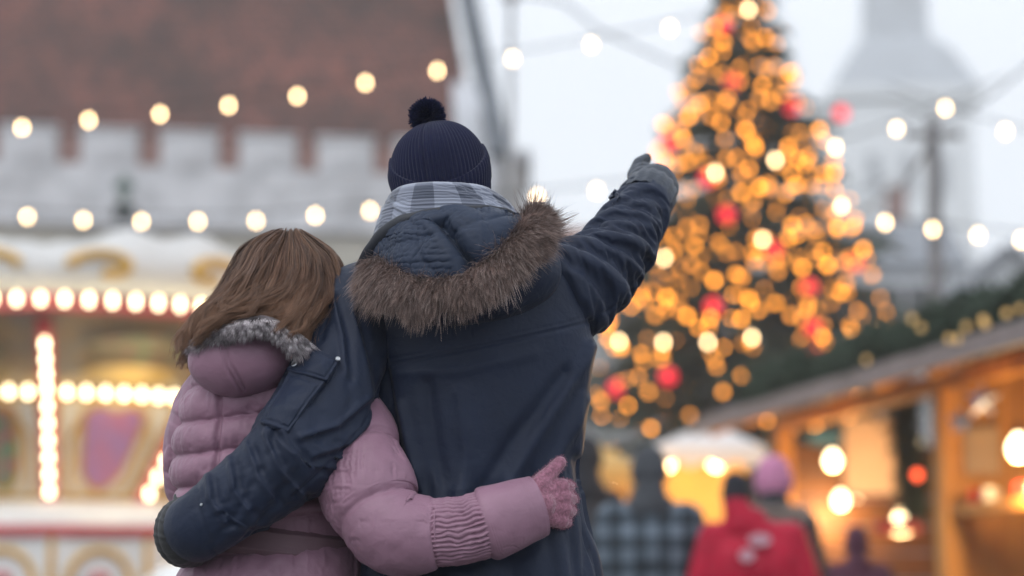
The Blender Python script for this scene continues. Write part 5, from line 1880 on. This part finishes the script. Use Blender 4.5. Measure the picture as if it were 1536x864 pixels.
hanging_lamp('bright bulb hanging beside the teal cloth in the stall', 1249, 690, sY(1249, 690, .70), 3.0, 60)
hanging_lamp('bright bulb low under the teal cloth in the stall', 1261, 750, sY(1261, 750, 1.2), 3.2, 50)
hanging_lamp('large glowing bulb over the red tray in the stall', 1285, 768, sY(1285, 768, 1.5), 3.3, 110, scale=1.6)
hanging_lamp('bulb close above the red tray by the thick post', 1352, 779, sY(1352, 779, 1.2), 3.2, 25)
hanging_lamp('white bulb hanging in the near bay past the thick post', 1528, 671, sY(1528, 671, .62), 2.7, 120, scale=1.15)
hanging_lamp('dim bulb low behind the near bay rail', 1470, 783, sY(1470, 783, 1.6), 3.2, 20, scale=.6)
hanging_lamp('amber bulb above the beige board near the partition', 1379, 664, sY(1379, 664, 1.3), 3.2, 0, scale=.5)
hanging_lamp('amber bulb hanging low against the partition', 1381, 752, sY(1381, 752, 1.3), 3.2, 0, scale=.5)
hanging_lamp('small bulb at the far end of the stall counter', 1210, 720, sY(1210, 720, 1.4), 3.2, 10, scale=.5)

# goods
def flat_thing(name, label, cat_, px0, py0, px1, py1, n, thick, mat, group=None, hang=True):
    Y0 = sY((px0 + px1) / 2, (py0 + py1) / 2, n)
    c = W((px0 + px1) / 2, (py0 + py1) / 2, Y0)
    w, h = (px1 - px0) * Y0 / FPX, (py1 - py0) * Y0 / FPX
    t = thing(name, label, cat_, tuple(c), group)
    yaw = math.atan2(-.35, 1)
    put('panel', box_mesh('panel', w, thick, h, .01), mat, t, c - V3(0, 0, h / 2), rot=(0, 0, yaw))
    if hang:
        for s in (-.4, .4):
            q = c + V3(w * s, 0, h / 2)
            link('string', cable_mesh('string', [q, q + V3(0, 0, .3), V3(q[0], q[1], 3.0)], .005, 4), M['black_rubber'], t)
    return t


flat_thing('hanging_board', 'large plain beige board hanging in the stall opening', 'board', 1266, 628, 1352, 742, 1.3, .03, material('beige_paper_board', (.50, .36, .28), .85, var=.06, vscale=4.0))
flat_thing('hanging_cloth', 'teal cloth hanging behind the bright bulb in the stall', 'cloth', 1216, 650, 1262, 745, 1.9, .03, material('teal_cloth', (.08, .19, .19), .9, var=.25, vscale=6.0))
flat_thing('red_tray', 'red tray on the stall counter under the bulbs', 'tray', 1318, 782, 1376, 800, 1.1, .35, material('red_enamel', (.55, .04, .03), .4, var=.1), hang=False)
flat_thing('price_board', 'pale goods board standing behind the near bay rail', 'board', 1452, 725, 1540, 868, 1.3, .05, material('pale_pink_board', (.55, .38, .34), .8, var=.3, vscale=3.0, color2=(.60, .50, .44)), hang=False)
flat_thing('pale_panel', 'cream shutter panel above the near bay rail', 'shutter', 1446, 640, 1500, 712, .95, .04, material('cream_shutter', (.30, .21, .13), .7, var=.15, vscale=5.0))


mug_me = lathe('mug', [(.036, 0), (.042, .004), (.044, .09), (.046, .095), (.041, .094), (.039, .01), (.001, .008)], 14)
hand_me = cable_mesh('handle', [V3(.042, 0, .075), V3(.066, 0, .072), V3(.072, 0, .05), V3(.062, 0, .026), V3(.042, 0, .022)], .006, 6)
hand_me.materials.append(M['limewash'])
for nm, cc, spots in (('red', (.50, .03, .03), [(5.0, .0), (5.9, 0), (6.9, 0), (7.9, 0)]), ('white', (.7, .68, .64), [(5.3, 0), (6.2, 0), (7.2, 0), (8.2, 0)])):
    mm = mug_me.copy()
    mm.materials.clear()
    mm.materials.append(material(nm + '_glazed_mug', cc, .25, var=.08))
    for a, _ in spots:
        for kz, zz in enumerate((1.666,)):
            p = ST(a, OV, zz)
            t = thing('mug', f'{nm} glazed mug standing on the near bay rail', 'mug', tuple(p), 'mugs along the stall rail')
            b = put('mug_body', mm, None, t, p)
            put('handle', hand_me, None, t, p)
box_me = box_mesh('gift_body', .26, .2, .2, .01)
for i, (nm, cc, a, n_, z0) in enumerate([('red', (.5, .04, .04), 5.2, 1.25, 1.0), ('white', (.68, .66, .62), 5.75, 1.3, 1.0), ('gold', (.55, .36, .08), 6.3, 1.25, 1.0), ('pink', (.6, .3, .34), 6.95, 1.3, 1.0), ('green', (.05, .2, .1), 7.4, 1.25, 1.0), ('red', (.5, .04, .04), 1.0, DEP - .3, 1.352), ('gold', (.55, .36, .08), 1.8, DEP - .3, 1.352), ('white', (.68, .66, .62), 2.6, DEP - .3, 1.352), ('green', (.05, .2, .1), 3.4, DEP - .3, 1.352)]):
    p = ST(a, n_, z0)
    near_ = n_ < 2
    t = thing('gift_box', f'{nm} gift box with ribbon ' + ('on the near bay bench' if near_ else 'on the back shelf of the far bay'), 'gift box', tuple(p), 'gift boxes in the stall')
    bm_ = box_me.copy()
    put('gift_body', bm_, material(nm + '_gift_paper', cc, .5, var=.15, vscale=20.0), t, p, rot=(0, 0, .3 * i))
    put('ribbon', box_mesh('ribbon', .03, .206, .206, .002), material('gift_ribbon', (.62, .5, .3), .4, var=.1), t, p, rot=(0, 0, .3 * i))
slab('bench', [ST(4.6, OV + .25, .998), ST(LEN, OV + .25, .998), ST(LEN, OV + .8, .998), ST(4.6, OV + .8, .998)], .04, M['pine'], stall)


def star(label, px, py, Y, r, color):
    p = W(px, py, Y)
    t = thing('star_ornament', label, 'ornament', tuple(p), 'paper stars under the eaves')
    V, F = [], []
    for i in range(10):
        a = math.pi / 2 + i * math.pi / 5
        rr_ = r if i % 2 == 0 else r * .42
        V.append(p + V3(rr_ * math.cos(a), 0, rr_ * math.sin(a)))
    V += [p + V3(0, -.05, 0), p + V3(0, .05, 0)]
    for i in range(10):
        F += [(i, (i + 1) % 10, 11), ((i + 1) % 10, i, 10)]
    link('star_body', mesh_np('star_body', V, F, smooth=False), material('star_paper', color, .6, var=.15), t)
    q = p + V3(0, 0, r)
    link('thread', cable_mesh('thread', [q, q + V3(0, 0, .1), V3(q[0], q[1], ZE + .1)], .004, 4), M['black_rubber'], t)


star('pale blue star hanging under the eaves of the near bay', 1474, 600, sY(1474, 600, .35), .13, (.38, .44, .62))
star('dark blue star hanging beside the pale blue star', 1440, 632, sY(1440, 632, .45), .11, (.06, .09, .20))

# hanging fir swag with baubles beside the thick post
sw = thing('fir_swag', 'dark fir swag hanging inside the stall against the partition', 'swag', tuple(W(1368, 640, sY(1368, 640, 1.0))))
gv, gf = [], []
for i in range(2500):
    f = rg.uniform()
    c0 = W(1350 + 22 * f, 575 + 190 * f, sY(1360, 640, 1.15))
    c = c0 + rg.normal(size=3) * .05
    d = nrm(rg.normal(size=3) + V3(0, 0, -.6))
    s = nrm(np.cross(d, rg.normal(size=3))) * .016
    k = len(gv)
    gv += [c - s, c + s, c + d * .12]
    gf.append((k, k + 1, k + 2))
link('fir_twigs', mesh_np('fir_twigs', gv, gf, smooth=False), M['garland'], sw)
rbm = fb.copy()
rbm.materials.clear()
rbm.materials.append(emitter('red_light_glass', (1.0, .10, .03), 4.0))
put('red_light', rbm, None, sw, W(1376, 712, sY(1376, 712, 1.0)), scale=(1, 1, 1))

# ================================================================== tents behind the walkers
M['canvas'] = material('white_canvas', (.66, .62, .60), .9, var=.06, vscale=3.0, bump=.15, bscale=8.0)
M['ochre_canvas'] = material('ochre_canvas', (.55, .33, .10), .9, var=.1, vscale=3.0, bump=.15, bscale=8.0)


def tent(label, xl, xr, edge_py, peak_py, peak_px, Y, canvas, lamps, lampnames):
    a, b = W(xl, edge_py, Y), W(xr, edge_py, Y)
    ze, zp = a[2], W(peak_px, peak_py, Y + 1.2)[2]
    pk = V3(W(peak_px, peak_py, Y + 1.2)[0], Y + 1.2, zp)
    t = thing('market_tent', label, 'tent', ((a[0] + b[0]) / 2, Y + 1.2, 0))
    C_ = [V3(a[0], Y, ze), V3(b[0], Y, ze), V3(b[0], Y + 2.4, ze), V3(a[0], Y + 2.4, ze)]
    for i in range(4):
        slab('canopy', [C_[i], C_[(i + 1) % 4], pk], .02, canvas, t)
    for i in range(4):
        p, q = C_[i], C_[(i + 1) % 4]
        n = max(4, int(np.linalg.norm(q - p) / .3))
        if i != 1 and i != 3 and True:
            for k in range(n):
                u, w = p + (q - p) * k / n, p + (q - p) * (k + 1) / n
                m_ = (u + w) / 2
                slab('valance', [u, w, w - V3(0, 0, .14), m_ - V3(0, 0, .22), u - V3(0, 0, .14)], .012, canvas, t)
        beam('tent_pole', V3(p[0], p[1], 0), p, .05, .05, M['pine'], t)
    slab('back_cloth', [C_[3], C_[2], C_[2] * V3(1, 1, 0), C_[3] * V3(1, 1, 0)], .02, M['ochre_canvas'], t)
    put('counter', box_mesh('counter', b[0] - a[0] - .2, .6, .95, .02), M['pine'], t, V3((a[0] + b[0]) / 2, Y + .4, 0))
    for (px, py, dy, pw_, s), nm in zip(lamps, lampnames):
        hanging_lamp(nm, px, py, Y + dy, ze + .1, pw_, scale=s)
    return t


tent('white pyramid canvas tent with warm lights between the walkers and the tree', 968, 1150, 672, 634, 1068, 26.5, M['canvas'],
     [(1000, 693, .5, 60, 1.2), (1075, 690, 1.0, 70, 1.4), (1030, 690, 1.2, 30, .8), (1100, 715, .9, 10, .6)],
     ['bright bulb at the left front of the white tent', 'round glowing bulb in the middle of the white tent', 'smaller bulb at the back of the white tent', 'dim bulb low in the white tent'])
tent('ochre canvas tent glimpsed beyond the plaid coat', 836, 960, 700, 668, 905, 24.5, M['ochre_canvas'],
     [(940, 711, .3, 40, 1.0), (918, 745, .8, 20, .8), (880, 752, .6, 20, .7)],
     ['bulb at the front edge of the ochre tent', 'bulb inside the ochre tent above its counter', 'low bulb in the shade of the ochre tent'])

# ================================================================== walkers
def plaid(name):
    m = material(name, (.08, .09, .11), .9)
    n, l = m.node_tree.nodes, m.node_tree.links
    b = n['Principled BSDF']
    tc = [x for x in n if x.type == 'TEX_COORD'][0]
    sx = n.new('ShaderNodeSeparateXYZ')
    l.new(tc.outputs['Object'], sx.inputs[0])
    acc = None
    for i in (0, 2):
        a = n.new('ShaderNodeMath'); a.operation = 'MULTIPLY'; a.inputs[1].default_value = 7.4
        l.new(sx.outputs[i], a.inputs[0])
        f = n.new('ShaderNodeMath'); f.operation = 'FRACT'
        l.new(a.outputs[0], f.inputs[0])
        g = n.new('ShaderNodeMath'); g.operation = 'GREATER_THAN'; g.inputs[1].default_value = .5
        l.new(f.outputs[0], g.inputs[0])
        if acc is None: acc = g.outputs[0]
        else:
            s = n.new('ShaderNodeMath'); s.operation = 'ADD'
            l.new(acc, s.inputs[0]); l.new(g.outputs[0], s.inputs[1])
            d = n.new('ShaderNodeMath'); d.operation = 'DIVIDE'; d.inputs[1].default_value = 2.0
            l.new(s.outputs[0], d.inputs[0])
            acc = d.outputs[0]
    cr = n.new('ShaderNodeValToRGB')
    cr.color_ramp.interpolation = 'CONSTANT'
    e = cr.color_ramp.elements
    e[0].color = (.012, .018, .026, 1)
    e[1].position, e[1].color = .4, (.04, .058, .078, 1)
    k = e.new(.8)
    k.color = (.12, .15, .19, 1)
    l.new(acc, cr.inputs[0])
    l.new(cr.outputs[0], b.inputs['Base Color'])
    return m


def walker(label, px, top_py, Y, shw, coat, hat_mat, height=None, hatr=.105, lean=0.0, pom=False, neck=None):
    z = W(px, top_py, Y)[2]
    x = W(px, top_py, Y)[0]
    k = z / 1.80
    t = thing('person', label, 'person', (x, Y, 0), None)
    B = lambda dx, dy, h: V3(x + dx, Y + dy, h * k)
    hd = B(lean, .02, 1.66)
    body(t, hd, .092 * k, B(lean * .6, 0, 1.50), B(-shw * .42, 0, 1.42), B(shw * .42, 0, 1.42), B(0, 0, 1.2), B(0, 0, .93),
         [[(B(-shw * .42, 0, 1.42), .05), (B(-shw * .55, -.02, 1.15), .04), (B(-shw * .5, .14, .93), .03)], [(B(shw * .42, 0, 1.42), .05), (B(shw * .55, -.02, 1.15), .04), (B(shw * .5, .14, .93), .03)]], [(-.1, .08), (.1, -.08)])
    trousers(t, B(0, 0, .92), [(-.1, .08), (.1, -.08)], M['denim'], .085)
    caps = [(B(0, 0, 1.43), .11, B(0, 0, 1.22), .19), (B(-.10, 0, 1.25), .16, B(-.10, 0, .85), .17), (B(.10, 0, 1.25), .16, B(.10, 0, .85), .17), (B(-shw * .36, 0, 1.41), .085, B(shw * .36, 0, 1.41), .085),
            (B(-.12, 0, .8), .17, B(-.13, 0, .68), .18), (B(.12, 0, .8), .17, B(.13, 0, .68), .18), (B(0, 0, 1.5), .085, B(0, 0, 1.42), .12)]
    for s in (-1, 1):
        caps += [(B(s * shw * .38, 0, 1.40), .095, B(s * shw * .53, -.02, 1.14), .08), (B(s * shw * .53, -.02, 1.14), .08, B(s * shw * .50, .13, .94), .062)]
        capsule_blob('hand', [(B(s * shw * .50, .14, .92), .035, B(s * shw * .48, .18, .86), .036)] + [(B(s * shw * .48 + (i - 1.5) * .017, .18, .85), .011, B(s * shw * .47 + (i - 1.5) * .017, .2, .79), .009) for i in range(4)] + [(B(s * shw * .46, .17, .9), .012, B(s * shw * .42, .2, .85), .010)], .008, M['glove_black'], t, 2)
    c = capsule_blob('coat', caps, .02, coat, t, 5)
    hc = hd + V3(0, -.01, .03 * k)
    capsule_blob('neck_scarf', [(hd + V3(0, -.03, -.06) * k ** 0, .085 * k, B(lean * .6, -.03, 1.47), .10 * k), (B(lean * .6 - .05, -.02, 1.46), .09 * k, B(lean * .6 + .05, -.02, 1.46), .09 * k)], .014, neck or hat_mat, t, 3)
    h = capsule_blob('hat', [(hc, hatr * k, hc + V3(0, 0, .035), hatr * .92 * k), (hc + V3(0, 0, -.03), hatr * 1.05 * k, hc + V3(0, 0, -.02), hatr * 1.06 * k)], .012, hat_mat, t, 3)
    if pom: capsule_blob('pompom', [(hc + V3(0, 0, .15 * k), .045, hc + V3(0, 0, .151 * k), .045)], .012, hat_mat, h, 1)
    return t, c, B


M['plaid'] = plaid('grey_plaid_wool')
M['dark_cap'] = fabric('charcoal_cap', (.045, .05, .06), .9)
M['red_coat'] = fabric('crimson_nylon', (.40, .006, .032), .5, crumple=.3, spec=.15)
M['black_knit'] = fabric('black_knit', (.014, .015, .022), .95)
M['pink_hat'] = fabric('lilac_pink_knit', (.50, .20, .34), .95)
M['dark_coat'] = fabric('dark_wool_coat', (.022, .022, .028), .9)
M['plum_coat'] = fabric('plum_wool_coat', (.07, .014, .035), .85)
walker('walker in grey plaid coat and dark cap in front of the tents', 974, 672, 13.6, .56, M['plaid'], M['dark_cap'])
t, c, B = walker('walker in crimson jacket with pale prints on the back', 1128, 708, 13.4, .56, M['red_coat'], M['black_knit'], hatr=.088, lean=-.09, neck=M['red_coat'])
em = material('pale_reflective_print', (.52, .30, .36), .5, var=.1)
for dx, h, rx, rz in ((.02, 1.385, .062, .034), (-.055, 1.29, .040, .034)):
    pts = []
    for i in range(18):
        a = i * 2 * math.pi / 18
        q = B(dx + rx * math.cos(a) + (.25 * rz * math.sin(a) if rz > .1 else 0), (-.155 if h > 1.35 else -.19 if h > 1.27 else -.20), h)
        pts.append(q + V3(0, 0, rz * math.sin(a)))
    slab('print', pts, -.04, em, c)
t, c, B = walker('walker in lilac pink bobble hat with pale fur collar and dark coat', 1160, 690, 14.8, .46, M['dark_coat'], M['pink_hat'], hatr=.118, neck=M['dark_coat'])
S, tone = fur(np.array([[*B(.15 * math.cos(a), .15 * math.sin(a), 1.47), math.cos(a), math.sin(a), -.5] for a in np.linspace(0, 2 * np.pi, 12)]), 2500, .07, .05, 31)
strands('fur_collar', S, .0016, strand_material('pale_fur', [(0, (.3, .24, .2)), (1, (.6, .5, .45))], .2, .7), c)
walker('short walker in plum coat by the stall counter', 1285, 792, 15.6, .40, M['plum_coat'], M['plum_coat'])
walker('walker in black hat and dark coat half hidden by the parka', 878, 655, 17.0, .48, M['dark_coat'], M['black_knit'])

# ================================================================== misty air
hz = bpy.data.materials.new('misty_air')
hz.use_nodes = True
n, l = hz.node_tree.nodes, hz.node_tree.links
n.clear()
o_ = n.new('ShaderNodeOutputMaterial')
v_ = n.new('ShaderNodeVolumePrincipled')
v_.inputs['Color'].default_value = (.975, .98, .99, 1)
v_.inputs['Density'].default_value = .0016
v_.inputs['Anisotropy'].default_value = .2
l.new(v_.outputs[0], o_.inputs['Volume'])
haze = put('haze', box_mesh('haze', 1000, 640, 134, 0), hz, None, V3(40, 260, -4))
tag(haze, 'pale mist filling the square and thickening with distance', 'haze', kind='stuff')
